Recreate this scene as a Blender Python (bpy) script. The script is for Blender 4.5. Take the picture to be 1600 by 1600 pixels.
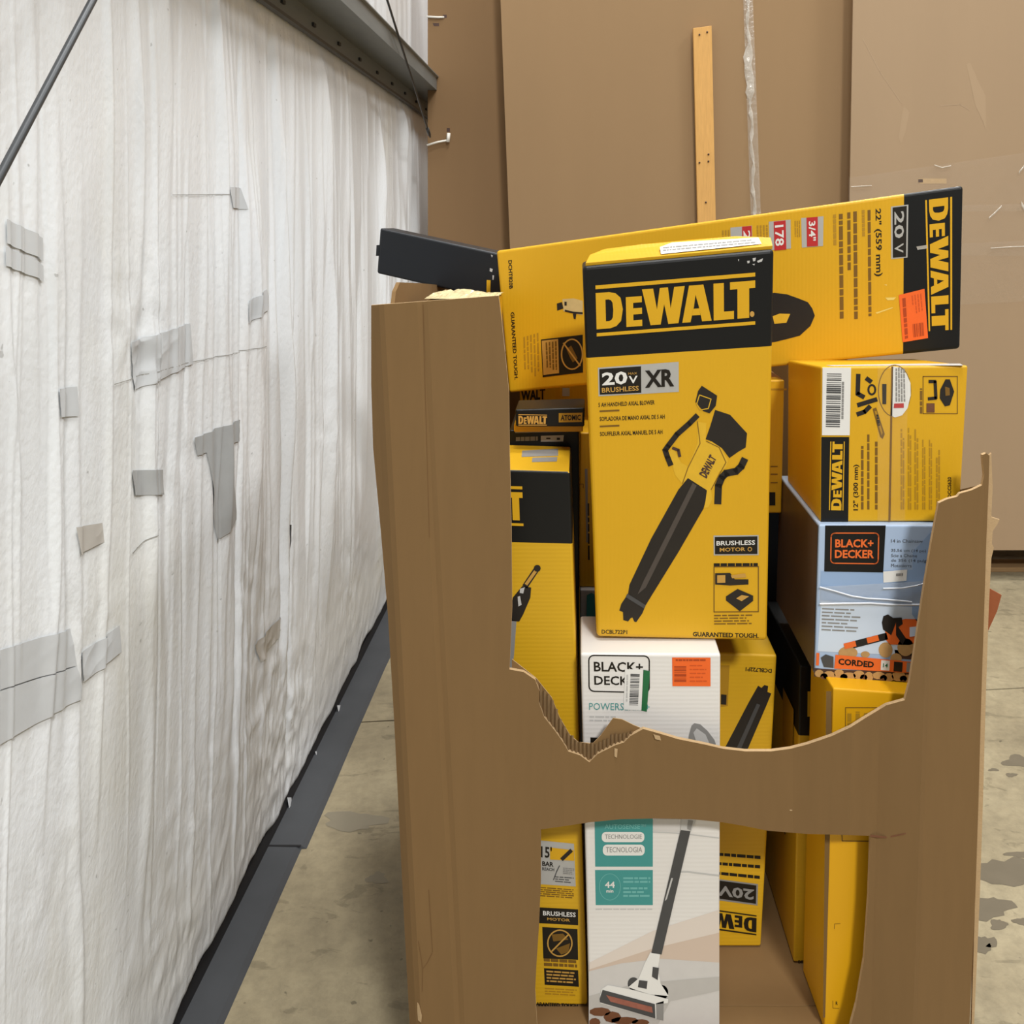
import bpy, bmesh, math, random
import numpy as np
from mathutils import Vector, Matrix

random.seed(7)
for o in list(bpy.data.objects):
    bpy.data.objects.remove(o, do_unlink=True)
S = bpy.context.scene
COL = S.collection

# ------------------------------------------------------------------ camera
FPX, PX0, PY0, CH = 1400.0, 905.0, 350.0, 1.5      # focal length in pixels, principal point, eye height
cd_ = bpy.data.cameras.new('camera')
cam = bpy.data.objects.new('camera', cd_)
COL.objects.link(cam)
cam.location = (0, 0, CH)
cam.rotation_euler = (math.pi / 2, 0, 0)
cd_.sensor_width = 36.0
cd_.lens = 36.0 * FPX / 1600.0
cd_.shift_x = -(PX0 - 800) / 1600.0
cd_.shift_y = (PY0 - 800) / 1600.0
cd_.clip_start = 0.05
S.camera = cam

# ------------------------------------------------------------------ light
S.view_settings.view_transform = 'Standard'
S.view_settings.look = 'None'
S.view_settings.exposure = -0.02
S.view_settings.gamma = 1.0
S.view_settings.use_curve_mapping = False
wd = bpy.data.worlds.new('hall_air')
S.world = wd
wd.use_nodes = True
wd.node_tree.nodes['Background'].inputs[0].default_value = (1.0, 1.0, 0.99, 1)
wd.node_tree.nodes['Background'].inputs[1].default_value = 0.28


def area(name, loc, target, size, power, color=(1, 0.995, 0.98)):
    l = bpy.data.lights.new(name, 'AREA')
    l.shape = 'DISK'
    l.size = size
    l.energy = power
    l.color = color
    o = bpy.data.objects.new(name, l)
    COL.objects.link(o)
    o.location = loc
    o.rotation_euler = (Vector(target) - Vector(loc)).to_track_quat('-Z', 'Y').to_euler()
    return o


for lx, ly, pw in ((0.3, 0.2, 185), (4.4, 1.6, 190), (1.3, 2.9, 190), (2.4, 7.0, 260), (2.4, -5.6, 900)):  # last lamp, behind the camera, is an added frontal fill
    area('bay_or_fill_lamp', (lx, ly, 7.0), (lx - 0.2, ly + 0.1, 0.0), 1.3, pw)


# ------------------------------------------------------------------ helpers
def lin(c):
    c = c / 255.0
    return c / 12.92 if c <= 0.04045 else ((c + 0.055) / 1.055) ** 2.4


def rgb(r, g, b):
    return (lin(r), lin(g), lin(b), 1.0)


MATS = {}


def mat(name, c, rough=0.6, spec=0.4, var=0.0, vscale=8.0, bump=0.0, bscale=200.0, stretch=(1, 1, 1), metal=0.0, wave=None, alpha=1.0):
    if name in MATS:
        return MATS[name]
    m = bpy.data.materials.new(name)
    m.use_nodes = True
    nt = m.node_tree
    b = nt.nodes['Principled BSDF']
    b.inputs['Base Color'].default_value = c
    b.inputs['Roughness'].default_value = rough
    b.inputs['Specular IOR Level'].default_value = spec
    b.inputs['Metallic'].default_value = metal
    b.inputs['Alpha'].default_value = alpha
    tc = nt.nodes.new('ShaderNodeTexCoord')
    mp = nt.nodes.new('ShaderNodeMapping')
    mp.inputs['Scale'].default_value = stretch
    nt.links.new(tc.outputs['Object'], mp.inputs['Vector'])
    if var > 0:
        n = nt.nodes.new('ShaderNodeTexNoise')
        n.inputs['Scale'].default_value = vscale
        n.inputs['Detail'].default_value = 6
        n.inputs['Roughness'].default_value = 0.6
        nt.links.new(mp.outputs[0], n.inputs['Vector'])
        mx = nt.nodes.new('ShaderNodeMix')
        mx.data_type = 'RGBA'
        mx.inputs['A'].default_value = tuple(v * (1 - var) for v in c[:3]) + (1,)
        mx.inputs['B'].default_value = tuple(min(1, v * (1 + var)) for v in c[:3]) + (1,)
        nt.links.new(n.outputs['Fac'], mx.inputs['Factor'])
        nt.links.new(mx.outputs['Result'], b.inputs['Base Color'])
    if bump > 0:
        if wave:
            n2 = nt.nodes.new('ShaderNodeTexWave')
            n2.bands_direction = wave
            n2.inputs['Scale'].default_value = bscale
            n2.inputs['Distortion'].default_value = 0.6
        else:
            n2 = nt.nodes.new('ShaderNodeTexNoise')
            n2.inputs['Scale'].default_value = bscale
            n2.inputs['Detail'].default_value = 3
        nt.links.new(mp.outputs[0], n2.inputs['Vector'])
        bp = nt.nodes.new('ShaderNodeBump')
        bp.inputs['Strength'].default_value = bump
        bp.inputs['Distance'].default_value = 0.002
        nt.links.new(n2.outputs['Fac'], bp.inputs['Height'])
        nt.links.new(bp.outputs[0], b.inputs['Normal'])
    MATS[name] = m
    return m


KRAFT = mat('kraft_board', rgb(123, 96, 62), 0.85, 0.15, 0.07, 60, 0.10, 60, (1, 1, 0.12))
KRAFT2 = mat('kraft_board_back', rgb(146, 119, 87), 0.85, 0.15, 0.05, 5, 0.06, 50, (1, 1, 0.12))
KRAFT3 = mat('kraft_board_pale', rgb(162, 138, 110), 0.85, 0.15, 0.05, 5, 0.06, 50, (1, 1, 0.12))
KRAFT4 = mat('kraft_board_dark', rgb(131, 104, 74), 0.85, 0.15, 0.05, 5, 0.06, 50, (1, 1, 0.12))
KRAFTIN = mat('kraft_inside', rgb(128, 100, 65), 0.9, 0.1, 0.06, 30)
KRAFTRAW = mat('kraft_torn', rgb(184, 156, 118), 0.95, 0.1, 0.12, 90, 0.3, 300)
FLUTE = mat('fluting', rgb(132, 108, 78), 0.95, 0.05, 0.1, 200)
YEL = mat('yellow_board', rgb(216, 165, 26), 0.42, 0.4, 0.03, 6, 0.05, 45, (1, 1, 1), 0, 'X')
YELH = mat('yellow_board_side_flutes', rgb(214, 167, 31), 0.45, 0.4, 0.03, 6, 0.05, 45, (1, 1, 1), 0, 'Z')
YELD = mat('orange_yellow_board', rgb(222, 164, 18), 0.42, 0.4, 0.03, 6)
BLK = mat('black_print', rgb(20, 20, 19), 0.42, 0.3, 0.1, 20)
BLKT = mat('black_ink', rgb(30, 25, 18), 0.5, 0.3)
YINK = mat('yellow_ink', rgb(216, 165, 26), 0.42, 0.4)
TAN = mat('tan_ink', rgb(196, 150, 70), 0.5, 0.4)
BRN = mat('brown_ink', rgb(120, 86, 26), 0.5, 0.4)
OLV = mat('olive_ink', rgb(176, 132, 30), 0.5, 0.4)
SIL = mat('silver_ink', rgb(176, 174, 168), 0.35, 0.5)
WHT = mat('white_ink', rgb(228, 226, 220), 0.45, 0.4)
WBOX = mat('white_board', rgb(226, 222, 216), 0.45, 0.4, 0.02, 5, 0.05, 45, (1, 1, 1), 0, 'Z')
GRY = mat('grey_ink', rgb(140, 138, 134), 0.5, 0.4)
LGRY = mat('light_grey_ink', rgb(192, 190, 186), 0.5, 0.4)
DGRY = mat('dark_grey_ink', rgb(72, 72, 72), 0.45, 0.4, 0.15, 30)
PICK = mat('picture_black', rgb(36, 31, 27), 0.45, 0.4, 0.2, 40)
PICY = mat('picture_yellow', rgb(222, 176, 44), 0.45, 0.4, 0.1, 60)
RED = mat('red_ink', rgb(186, 44, 44), 0.45, 0.4)
ORG = mat('orange_sticker', rgb(238, 104, 38), 0.45, 0.4, 0.05, 30)
ORG2 = mat('orange_ink', rgb(232, 108, 44), 0.45, 0.4)
ORGD = mat('orange_print_dark', rgb(170, 66, 24), 0.45, 0.4)
TEAL = mat('teal_ink', rgb(66, 146, 142), 0.45, 0.4)
TEALD = mat('teal_ink_light', rgb(110, 178, 172), 0.45, 0.4)
GRN = mat('green_sticker', rgb(34, 104, 62), 0.4, 0.4)
BLU = mat('pale_blue_board', rgb(170, 190, 216), 0.35, 0.5, 0.06, 7)
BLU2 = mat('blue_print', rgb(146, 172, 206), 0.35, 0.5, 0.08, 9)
BLU3 = mat('blue_light', rgb(206, 218, 232), 0.35, 0.5, 0.05, 9)
LOG = mat('log_print', rgb(186, 146, 92), 0.5, 0.4, 0.2, 80)
LOGD = mat('log_print_dark', rgb(110, 70, 46), 0.5, 0.4, 0.25, 80)
LOGB = mat('log_bark_print', rgb(74, 52, 44), 0.5, 0.4, 0.3, 60)
BEIGE = mat('beige_print', rgb(206, 186, 168), 0.5, 0.4, 0.05, 6)
BEIGE2 = mat('beige_print_light', rgb(220, 208, 196), 0.5, 0.4, 0.04, 6)
RUG = mat('rug_print', rgb(186, 182, 176), 0.5, 0.4, 0.06, 50)
RUG2 = mat('rug_print_light', rgb(204, 200, 195), 0.5, 0.4, 0.05, 50)
WOOD = mat('batten_wood', rgb(206, 158, 92), 0.7, 0.25, 0.18, 25, 0.15, 120, (6, 6, 0.6))
PALW = mat('pallet_wood', rgb(150, 120, 84), 0.85, 0.15, 0.2, 20, 0.2, 60, (1, 6, 6))
STEEL = mat('galvanised_steel', rgb(122, 127, 127), 0.45, 0.5, 0.16, 14, 0, 0, (3, 0.6, 3), 0.3)
STEELD = mat('dark_steel', rgb(78, 80, 82), 0.45, 0.5, 0.1, 30, 0, 0, (1, 1, 1), 0.5)
SLOT = mat('screw_head', rgb(50, 50, 50), 0.5, 0.4)
NYL = mat('nylon_white', rgb(232, 228, 218), 0.4, 0.5)
BRNWIRE = mat('staple_metal', rgb(200, 180, 140), 0.35, 0.5, 0, 8, 0, 0, (1, 1, 1), 0.6)
RUBBER = mat('base_membrane', rgb(70, 72, 75), 0.6, 0.3, 0.2, 9, 0.12, 60)
RUBBERD = mat('base_angle', rgb(34, 34, 36), 0.55, 0.3, 0.1, 20)
PATCH = mat('tape_patch_grey', rgb(166, 168, 168), 0.30, 0.5, 0.08, 30, 0.2, 40)
PATCHL = mat('tape_patch_pale', rgb(197, 200, 202), 0.28, 0.5, 0.05, 30, 0.25, 40)
PATCHB = mat('tape_patch_beige', rgb(188, 184, 177), 0.32, 0.5, 0.06, 30, 0.2, 40)
BLKBOX = mat('black_carton', rgb(25, 28, 33), 0.38, 0.4, 0.1, 10)


def clear_tape(name, a=0.28, rough=0.12):
    m = bpy.data.materials.new(name)
    m.use_nodes = True
    nt = m.node_tree
    b = nt.nodes['Principled BSDF']
    b.inputs['Base Color'].default_value = rgb(226, 220, 208)
    b.inputs['Roughness'].default_value = rough
    b.inputs['Alpha'].default_value = a
    b.inputs['Specular IOR Level'].default_value = 0.8
    tc = nt.nodes.new('ShaderNodeTexCoord')
    n = nt.nodes.new('ShaderNodeTexNoise')
    n.inputs['Scale'].default_value = 35
    n.inputs['Detail'].default_value = 4
    nt.links.new(tc.outputs['Object'], n.inputs['Vector'])
    bp = nt.nodes.new('ShaderNodeBump')
    bp.inputs['Strength'].default_value = 0.6
    bp.inputs['Distance'].default_value = 0.01
    nt.links.new(n.outputs['Fac'], bp.inputs['Height'])
    nt.links.new(bp.outputs[0], b.inputs['Normal'])
    return m


TAPE = clear_tape('clear_tape', 0.22)
TAPE2 = clear_tape('clear_wrap', 0.05, 0.08)
GLINT = mat('painted_glint', rgb(226, 230, 236), 0.12, 0.8)  # pale colour standing in for glints along tape creases


def W(px, py, D):
    """photo pixel at a given distance -> world point"""
    return Vector(((px - PX0) * D / FPX, D, CH - (py - PY0) * D / FPX))


def thing(name, label, cat, loc=(0, 0, 0), group=None):
    o = bpy.data.objects.new(name, None)
    o.empty_display_size = 0.05
    COL.objects.link(o)
    o.location = loc
    o['label'] = label
    o['category'] = cat
    if group:
        o['group'] = group
    return o


def root_of(p):
    off = Vector((0, 0, 0))
    while p is not None:
        off += p.location
        p = p.parent
    return off


def mk(name, verts, faces, m, parent=None, smooth=False, mats=None, midx=None, kind=None, label=None):
    off = root_of(parent)
    me = bpy.data.meshes.new(name)
    me.from_pydata([tuple(Vector(v) - off) for v in verts], [], faces)
    for mm in (mats or [m]):
        me.materials.append(mm)
    if midx:
        for p, i in zip(me.polygons, midx):
            p.material_index = i
    if smooth:
        for p in me.polygons:
            p.use_smooth = True
    me.update()
    o = bpy.data.objects.new(name, me)
    COL.objects.link(o)
    if parent is not None:
        o.parent = parent
    if kind:
        o['kind'] = kind
    if label:
        o['label'] = label
    return o


def fixn(o):
    bm = bmesh.new()
    bm.from_mesh(o.data)
    bmesh.ops.recalc_face_normals(bm, faces=bm.faces)
    bm.to_mesh(o.data)
    bm.free()
    return o


def bevel(o, w=0.004, seg=2, ang=30):
    b = o.modifiers.new('bevel', 'BEVEL')
    b.width = w
    b.segments = seg
    b.limit_method = 'ANGLE'
    b.angle_limit = math.radians(ang)
    return o


def box(name, lo, hi, m, parent=None, bev=0.0):
    x0, y0, z0 = lo
    x1, y1, z1 = hi
    v = [(x0, y0, z0), (x1, y0, z0), (x1, y1, z0), (x0, y1, z0), (x0, y0, z1), (x1, y0, z1), (x1, y1, z1), (x0, y1, z1)]
    f = [(0, 3, 2, 1), (4, 5, 6, 7), (0, 1, 5, 4), (1, 2, 6, 5), (2, 3, 7, 6), (3, 0, 4, 7)]
    o = mk(name, v, f, m, parent)
    if bev:
        bevel(o, bev)
    return o


def tube(name, pts, r, m, parent=None, n=8):
    pts = [Vector(p) for p in pts]
    vs, fs = [], []
    for i, p in enumerate(pts):
        d = (pts[min(i + 1, len(pts) - 1)] - pts[max(i - 1, 0)]).normalized()
        a = d.orthogonal().normalized() if i == 0 else (a - d * a.dot(d)).normalized()
        b = d.cross(a)
        for k in range(n):
            t = 2 * math.pi * k / n
            vs.append(p + (a * math.cos(t) + b * math.sin(t)) * r)
    for i in range(len(pts) - 1):
        for k in range(n):
            fs.append((i * n + k, i * n + (k + 1) % n, (i + 1) * n + (k + 1) % n, (i + 1) * n + k))
    fs.append(tuple(range(n))[::-1])
    fs.append(tuple((len(pts) - 1) * n + k for k in range(n)))
    o = mk(name, vs, fs, m, parent, True)
    return fixn(o)


def lerp(a, b, t):
    return a + (b - a) * t


# carton from the four corners of its front face plus a depth vector
def carton(root, quad, ext, m, axis=None, cuts=(), bev=0.004, name='body', mats=None, top=None, ext_b=None):
    """quad: TL TR BR BL world points; cuts: [(t, material index)...] along axis 'v' (top to bottom) or 'u' (left to right)"""
    TL, TR, BR, BL = [Vector(q) for q in quad]
    ext = Vector(ext)
    if axis is None:
        segs = [(0, 1, 0)]
        axis = 'v'
    else:
        segs = []
        t0 = 0
        for t, mi in cuts:
            segs.append((t0, t, mi))
            t0 = t
    ts = [segs[0][0]] + [s[1] for s in segs]
    vs = []
    for t in ts:
        if axis == 'v':
            a, b = lerp(TL, BL, t), lerp(TR, BR, t)
        else:
            a, b = lerp(BL, BR, t), lerp(TL, TR, t)
        ex_ = ext if ext_b is None else lerp(ext, Vector(ext_b), t)
        vs += [a, b, b + ex_, a + ex_]
    fs, mi = [], []
    for i, s in enumerate(segs):
        k = i * 4
        for j in range(4):
            fs.append((k + j, k + (j + 1) % 4, k + 4 + (j + 1) % 4, k + 4 + j))
            mi.append(s[2])
    fs.append((0, 1, 2, 3))
    mi.append(segs[0][2] if top is None else top)
    k = len(segs) * 4
    fs.append((k + 3, k + 2, k + 1, k))
    mi.append(segs[-1][2])
    o = mk(name, vs, fs, m, root, mats=mats or [m], midx=mi)
    fixn(o)
    bevel(o, bev, 3)
    return o


# ------------------------------------------------------------------ flat print on a face
FONT = {}


def text_geo(s, off=0.0):
    key = (s, off)
    if key in FONT:
        return FONT[key]
    c = bpy.data.curves.new('lettering', 'FONT')
    c.body = s
    c.resolution_u = 2
    c.offset = off
    c.fill_mode = 'FRONT'
    o = bpy.data.objects.new('lettering', c)
    me = bpy.data.meshes.new_from_object(o)
    vs = [(v.co.x, v.co.y) for v in me.vertices]
    fs = [tuple(p.vertices) for p in me.polygons]
    bpy.data.objects.remove(o)
    bpy.data.curves.remove(c)
    bpy.data.meshes.remove(me)
    x0 = min(v[0] for v in vs); x1 = max(v[0] for v in vs)
    y0 = min(v[1] for v in vs); y1 = max(v[1] for v in vs)
    vs = [((x - x0) / (x1 - x0), (y - y0) / (y1 - y0)) for x, y in vs]
    FONT[key] = (vs, fs)
    return FONT[key]


def bil(q, u, v):
    """u to the right, v up, quad TL TR BR BL"""
    TL, TR, BR, BL = q
    x = (TL[0] * (1 - u) + TR[0] * u) * v + (BL[0] * (1 - u) + BR[0] * u) * (1 - v)
    y = (TL[1] * (1 - u) + TR[1] * u) * v + (BL[1] * (1 - u) + BR[1] * u) * (1 - v)
    return (x, y)


def cw(q):
    return [q[1], q[2], q[3], q[0]]


def ccw(q):
    return [q[3], q[0], q[1], q[2]]


def r180(q):
    return [q[2], q[3], q[0], q[1]]


def conv(ox, oy, s, sy=None):
    sy = sy or s
    return lambda *p: [(ox + s * x, oy + sy * y) for x, y in p]


def rc(c, x0, y0, x1, y1):
    return c((x0, y0), (x1, y0), (x1, y1), (x0, y1))


class Face:
    def __init__(self, root, p, n):
        self.root = root
        self.p = Vector(p)
        n = Vector(n).normalized()
        if n.dot(self.p - Vector((0, 0, CH))) > 0:
            n = -n
        self.n = n

    @staticmethod
    def from3(root, a, b, c):
        a, b, c = Vector(a), Vector(b), Vector(c)
        return Face(root, a, (b - a).cross(c - a))

    def at(self, px, py, layer=1):
        C = Vector((0, 0, CH))
        d = Vector(((px - PX0) / FPX, 1, (PY0 - py) / FPX))
        pt = self.p + self.n * (0.0004 * layer)
        t = self.n.dot(pt - C) / self.n.dot(d)
        return C + d * t

    def polys(self, name, plist, m, layer=1, parent=None, label=None, join=False):
        if len(plist) > 1 and not join:
            return [self.polys(name, [p_], m, layer, parent, label) for p_ in plist][0]
        vs, fs = [], []
        for pl in plist:
            k = len(vs)
            vs += [self.at(x, y, layer) for x, y in pl]
            fs.append(tuple(range(k, k + len(pl))))
        o = mk(name, vs, fs, m, parent or self.root, label=label)
        # turn faces outward
        bm = bmesh.new()
        bm.from_mesh(o.data)
        for f in bm.faces:
            f.normal_update()
            if f.normal.dot(self.n) < 0:
                f.normal_flip()
        bm.to_mesh(o.data)
        bm.free()
        return o

    def geo(self, name, vf, q, m, layer=1, parent=None, label=None):
        vs = [self.at(*bil(q, u, v), layer) for u, v in vf[0]]
        return mk(name, vs, list(vf[1]), m, parent or self.root, label=label)

    def text(self, s, q, m, layer=1, off=0.012, parent=None, name='printed_lettering'):
        return self.geo(name, text_geo(s, off), q, m, layer, parent)

    def strokes(self, name, lines, w, m, layer=1, parent=None, closed=False):
        pl = []
        for ln in lines:
            pts = list(ln) + ([ln[0]] if closed else [])
            for a, b in zip(pts[:-1], pts[1:]):
                dx, dy = b[0] - a[0], b[1] - a[1]
                L = math.hypot(dx, dy) or 1
                nx, ny = -dy / L * w / 2, dx / L * w / 2
                ex, ey = dx / L * w * 0.25, dy / L * w * 0.25
                pl.append([(a[0] + nx - ex, a[1] + ny - ey), (b[0] + nx + ex, b[1] + ny + ey), (b[0] - nx + ex, b[1] - ny + ey), (a[0] - nx - ex, a[1] - ny - ey)])
        return self.polys(name, pl, m, layer, parent, None, True)

    def greek(self, q, rows, m, layer=1, fill=0.55, seed=1, short=0.3, parent=None, wl=0.12, name='small_print'):
        """rows of word-length dashes for print too small to read"""
        r = random.Random(seed)
        pl = []
        for i in range(rows):
            v1 = 1 - i / rows
            v0 = v1 - fill / rows
            end = 1 - (r.random() * short)
            u = 0.0
            while u < end - 0.02:
                ww = wl * (0.4 + r.random())
                e = min(u + ww, end)
                pl.append([bil(q, u, v1), bil(q, e, v1), bil(q, e, v0), bil(q, u, v0)])
                u = e + wl * 0.14
        return self.polys(name, pl, m, layer, parent, None, True)

    def bars(self, q, n, m, layer=2, seed=3, parent=None, name='barcode'):
        """bars run along u, stacked along v"""
        r = random.Random(seed)
        pl = []
        v = 0.0
        st = 1.0 / n
        for i in range(n):
            h = st * (0.25 + 0.6 * r.random())
            pl.append([bil(q, 0, v + h), bil(q, 1, v + h), bil(q, 1, v), bil(q, 0, v)])
            v += st
        return self.polys(name, pl, m, layer, parent, None, True)

    def ring(self, name, c, rx, ry, w, m, layer=1, parent=None, n=28):
        vs, fs = [], []
        for k in range(n):
            t = 2 * math.pi * k / n
            vs.append(self.at(c[0] + rx * math.cos(t), c[1] + ry * math.sin(t), layer))
            vs.append(self.at(c[0] + (rx - w) * math.cos(t), c[1] + (ry - w) * math.sin(t), layer))
        for k in range(n):
            j = (k + 1) % n
            fs.append((2 * k, 2 * j, 2 * j + 1, 2 * k + 1))
        return mk(name, vs, fs, m, parent or self.root)


def ell(c, rx, ry, n=18, a0=0, a1=2 * math.pi):
    return [(c[0] + rx * math.cos(a0 + (a1 - a0) * k / n), c[1] + ry * math.sin(a0 + (a1 - a0) * k / n)) for k in range(n + (0 if abs(a1 - a0 - 2 * math.pi) < 1e-6 else 1))]


def rrect(q, rad=0.15, ar=1.6, n=4):
    """rounded rectangle outline inside quad q"""
    pts = []
    ru, rv = rad / ar, rad
    for cu, cv, a in ((1 - ru, 1 - rv, 0), (ru, 1 - rv, 90), (ru, rv, 180), (1 - ru, rv, 270)):
        for k in range(n + 1):
            t = math.radians(a + 90 * k / n)
            pts.append(bil(q, cu + ru * math.cos(t), cv + rv * math.sin(t)))
    return pts


# blocky brand lettering: D, small E, W, A, L, T between two rules
def brand_geo():
    P = []
    T, B = 0.85, 0.14
    H = T - B

    def add(*pts):
        P.append([(u, B + v * H) for u, v in pts])
    # D as a ring of quads
    out = [(0, 0), (0, 1), (0.085, 1), (0.125, 0.95), (0.155, 0.82), (0.168, 0.5), (0.155, 0.18), (0.125, 0.05), (0.085, 0)]
    inn = [(0.06, 0.2), (0.06, 0.8), (0.08, 0.8), (0.095, 0.77), (0.104, 0.7), (0.108, 0.5), (0.104, 0.3), (0.095, 0.23), (0.08, 0.2)]
    for i in range(9):
        j = (i + 1) % 9
        add(out[i], out[j], inn[j], inn[i])
    # E
    e0, e1 = 0.188, 0.288
    add((e0, 0), (e0 + 0.045, 0), (e0 + 0.045, 0.82), (e0, 0.82))
    for v0, v1 in ((0, 0.17), (0.33, 0.5), (0.65, 0.82)):
        add((e0 + 0.045, v0), (e1, v0), (e1, v1), (e0 + 0.045, v1))
    # W
    a = 0.29
    add((a, 1), (a + 0.070, 1), (a + 0.092, 0.42), (a + 0.112, 1), (a + 0.163, 1), (a + 0.178, 0.42), (a + 0.202, 1), (a + 0.268, 1), (a + 0.226, 0), (a + 0.162, 0), (a + 0.138, 0.55), (a + 0.114, 0), (a + 0.05, 0))
    # A
    a = 0.54
    add((a, 0), (a + 0.045, 1), (a + 0.085, 1), (a + 0.085, 0.74), (a + 0.075, 0.42), (a + 0.052, 0))
    add((a + 0.085, 1), (a + 0.135, 1), (a + 0.185, 0), (a + 0.125, 0), (a + 0.105, 0.42), (a + 0.085, 0.74))
    add((a + 0.06, 0.18), (a + 0.115, 0.18), (a + 0.108, 0.36), (a + 0.07, 0.36))
    # L
    a = 0.738
    add((a, 0), (a + 0.065, 0), (a + 0.065, 1), (a, 1))
    add((a + 0.065, 0), (a + 0.128, 0), (a + 0.128, 0.22), (a + 0.065, 0.22))
    # T
    add((0.842, 0.8), (1.0, 0.8), (1.0, 1), (0.842, 1))
    add((0.888, 0), (0.962, 0), (0.962, 0.8), (0.888, 0.8))
    P.append([(0, 0.925), (1, 0.925), (1, 1), (0, 1)])
    P.append([(0, 0), (1, 0), (1, 0.065), (0, 0.065)])
    vs, fs = [], []
    for p in P:
        k = len(vs)
        vs += p
        fs.append(tuple(range(k, k + len(p))))
    return vs, fs


BRAND = brand_geo()


def brand(face, q, m, layer=2, parent=None):
    return face.geo('brand_lettering', BRAND, q, m, layer, parent)


def base_of(quad, ext):
    b = (Vector(quad[2]) + Vector(quad[3])) / 2 + Vector(ext) / 2
    return b


# ------------------------------------------------------------------ setting: floor
FLOORM = bpy.data.materials.new('concrete')
FLOORM.use_nodes = True
nt = FLOORM.node_tree
bs = nt.nodes['Principled BSDF']
tc = nt.nodes.new('ShaderNodeTexCoord')


def nnode(scale, detail=6, rough=0.6, dist=0.0, sc=(1, 1, 1)):
    mp = nt.nodes.new('ShaderNodeMapping')
    mp.inputs['Scale'].default_value = sc
    nt.links.new(tc.outputs['Object'], mp.inputs['Vector'])
    n = nt.nodes.new('ShaderNodeTexNoise')
    n.inputs['Scale'].default_value = scale
    n.inputs['Detail'].default_value = detail
    n.inputs['Roughness'].default_value = rough
    n.inputs['Distortion'].default_value = dist
    nt.links.new(mp.outputs[0], n.inputs['Vector'])
    return n


def ramp(src, stops):
    r = nt.nodes.new('ShaderNodeValToRGB')
    e = r.color_ramp.elements
    e[0].position, e[0].color = stops[0]
    e[1].position, e[1].color = stops[-1]
    for p, c in stops[1:-1]:
        k = e.new(p)
        k.color = c
    nt.links.new(src, r.inputs['Fac'])
    return r


def mix(fac, a, b, mode='MIX'):
    x = nt.nodes.new('ShaderNodeMix')
    x.data_type = 'RGBA'
    x.blend_type = mode
    if isinstance(fac, float):
        x.inputs['Factor'].default_value = fac
    else:
        nt.links.new(fac, x.inputs['Factor'])
    for k, v in (('A', a), ('B', b)):
        if isinstance(v, tuple):
            x.inputs[k].default_value = v
        else:
            nt.links.new(v, x.inputs[k])
    return x.outputs['Result']


base = ramp(nnode(1.6, 8, 0.62).outputs['Fac'], [(0.3, rgb(126, 115, 92)), (0.52, rgb(156, 144, 116)), (0.72, rgb(178, 166, 136))]).outputs[0]
fine = ramp(nnode(26, 6, 0.7).outputs['Fac'], [(0.35, (0.78, 0.78, 0.78, 1)), (0.6, (1, 1, 1, 1))]).outputs[0]
c1 = mix(1.0, base, fine, 'MULTIPLY')
streak = ramp(nnode(7, 5, 0.6, 0.8, (1.0, 2.6, 1)).outputs['Fac'], [(0.40, (1, 1, 1, 1)), (0.36, (0.70, 0.70, 0.69, 1)), (0.2, (0.62, 0.62, 0.62, 1))]).outputs[0]
c1 = mix(0.8, c1, streak, 'MULTIPLY')
spots = ramp(nnode(38, 2, 0.5).outputs['Fac'], [(0.26, (0.3, 0.3, 0.29, 1)), (0.30, (1, 1, 1, 1))]).outputs[0]
c1 = mix(0.7, c1, spots, 'MULTIPLY')
nt.links.new(c1, bs.inputs['Base Color'])
bs.inputs['Roughness'].default_value = 0.6
bpn = nt.nodes.new('ShaderNodeBump')
bpn.inputs['Strength'].default_value = 0.12
bpn.inputs['Distance'].default_value = 0.01
nt.links.new(nnode(60, 5).outputs['Fac'], bpn.inputs['Height'])
nt.links.new(bpn.outputs[0], bs.inputs['Normal'])

JOINT = mat('joint_dirt', rgb(84, 78, 66), 0.9, 0.1)
floor = box('floor', (-1.6, -3, -0.12), (9, 11, -0.012), JOINT)
floor['kind'] = 'structure'


def slab(x0, x1, ya, yb):
    vs = [(x0, ya(x0), -0.012), (x1, ya(x1), -0.012), (x1, yb(x1), -0.012), (x0, yb(x0), -0.012),
          (x0, ya(x0), 0), (x1, ya(x1), 0), (x1, yb(x1), 0), (x0, yb(x0), 0)]
    fs = [(4, 5, 6, 7), (0, 1, 5, 4), (1, 2, 6, 5), (2, 3, 7, 6), (3, 0, 4, 7)]
    return mk('slab', vs, fs, FLOORM, floor)


jl = lambda x: 2.70 + (x + 0.636) * (0.19 / 2.0)
slab(-1.6, 9, lambda x: -3.0, lambda x: jl(x) - 0.003)
slab(-1.6, 9, lambda x: jl(x) + 0.003, lambda x: 11.0)

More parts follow.
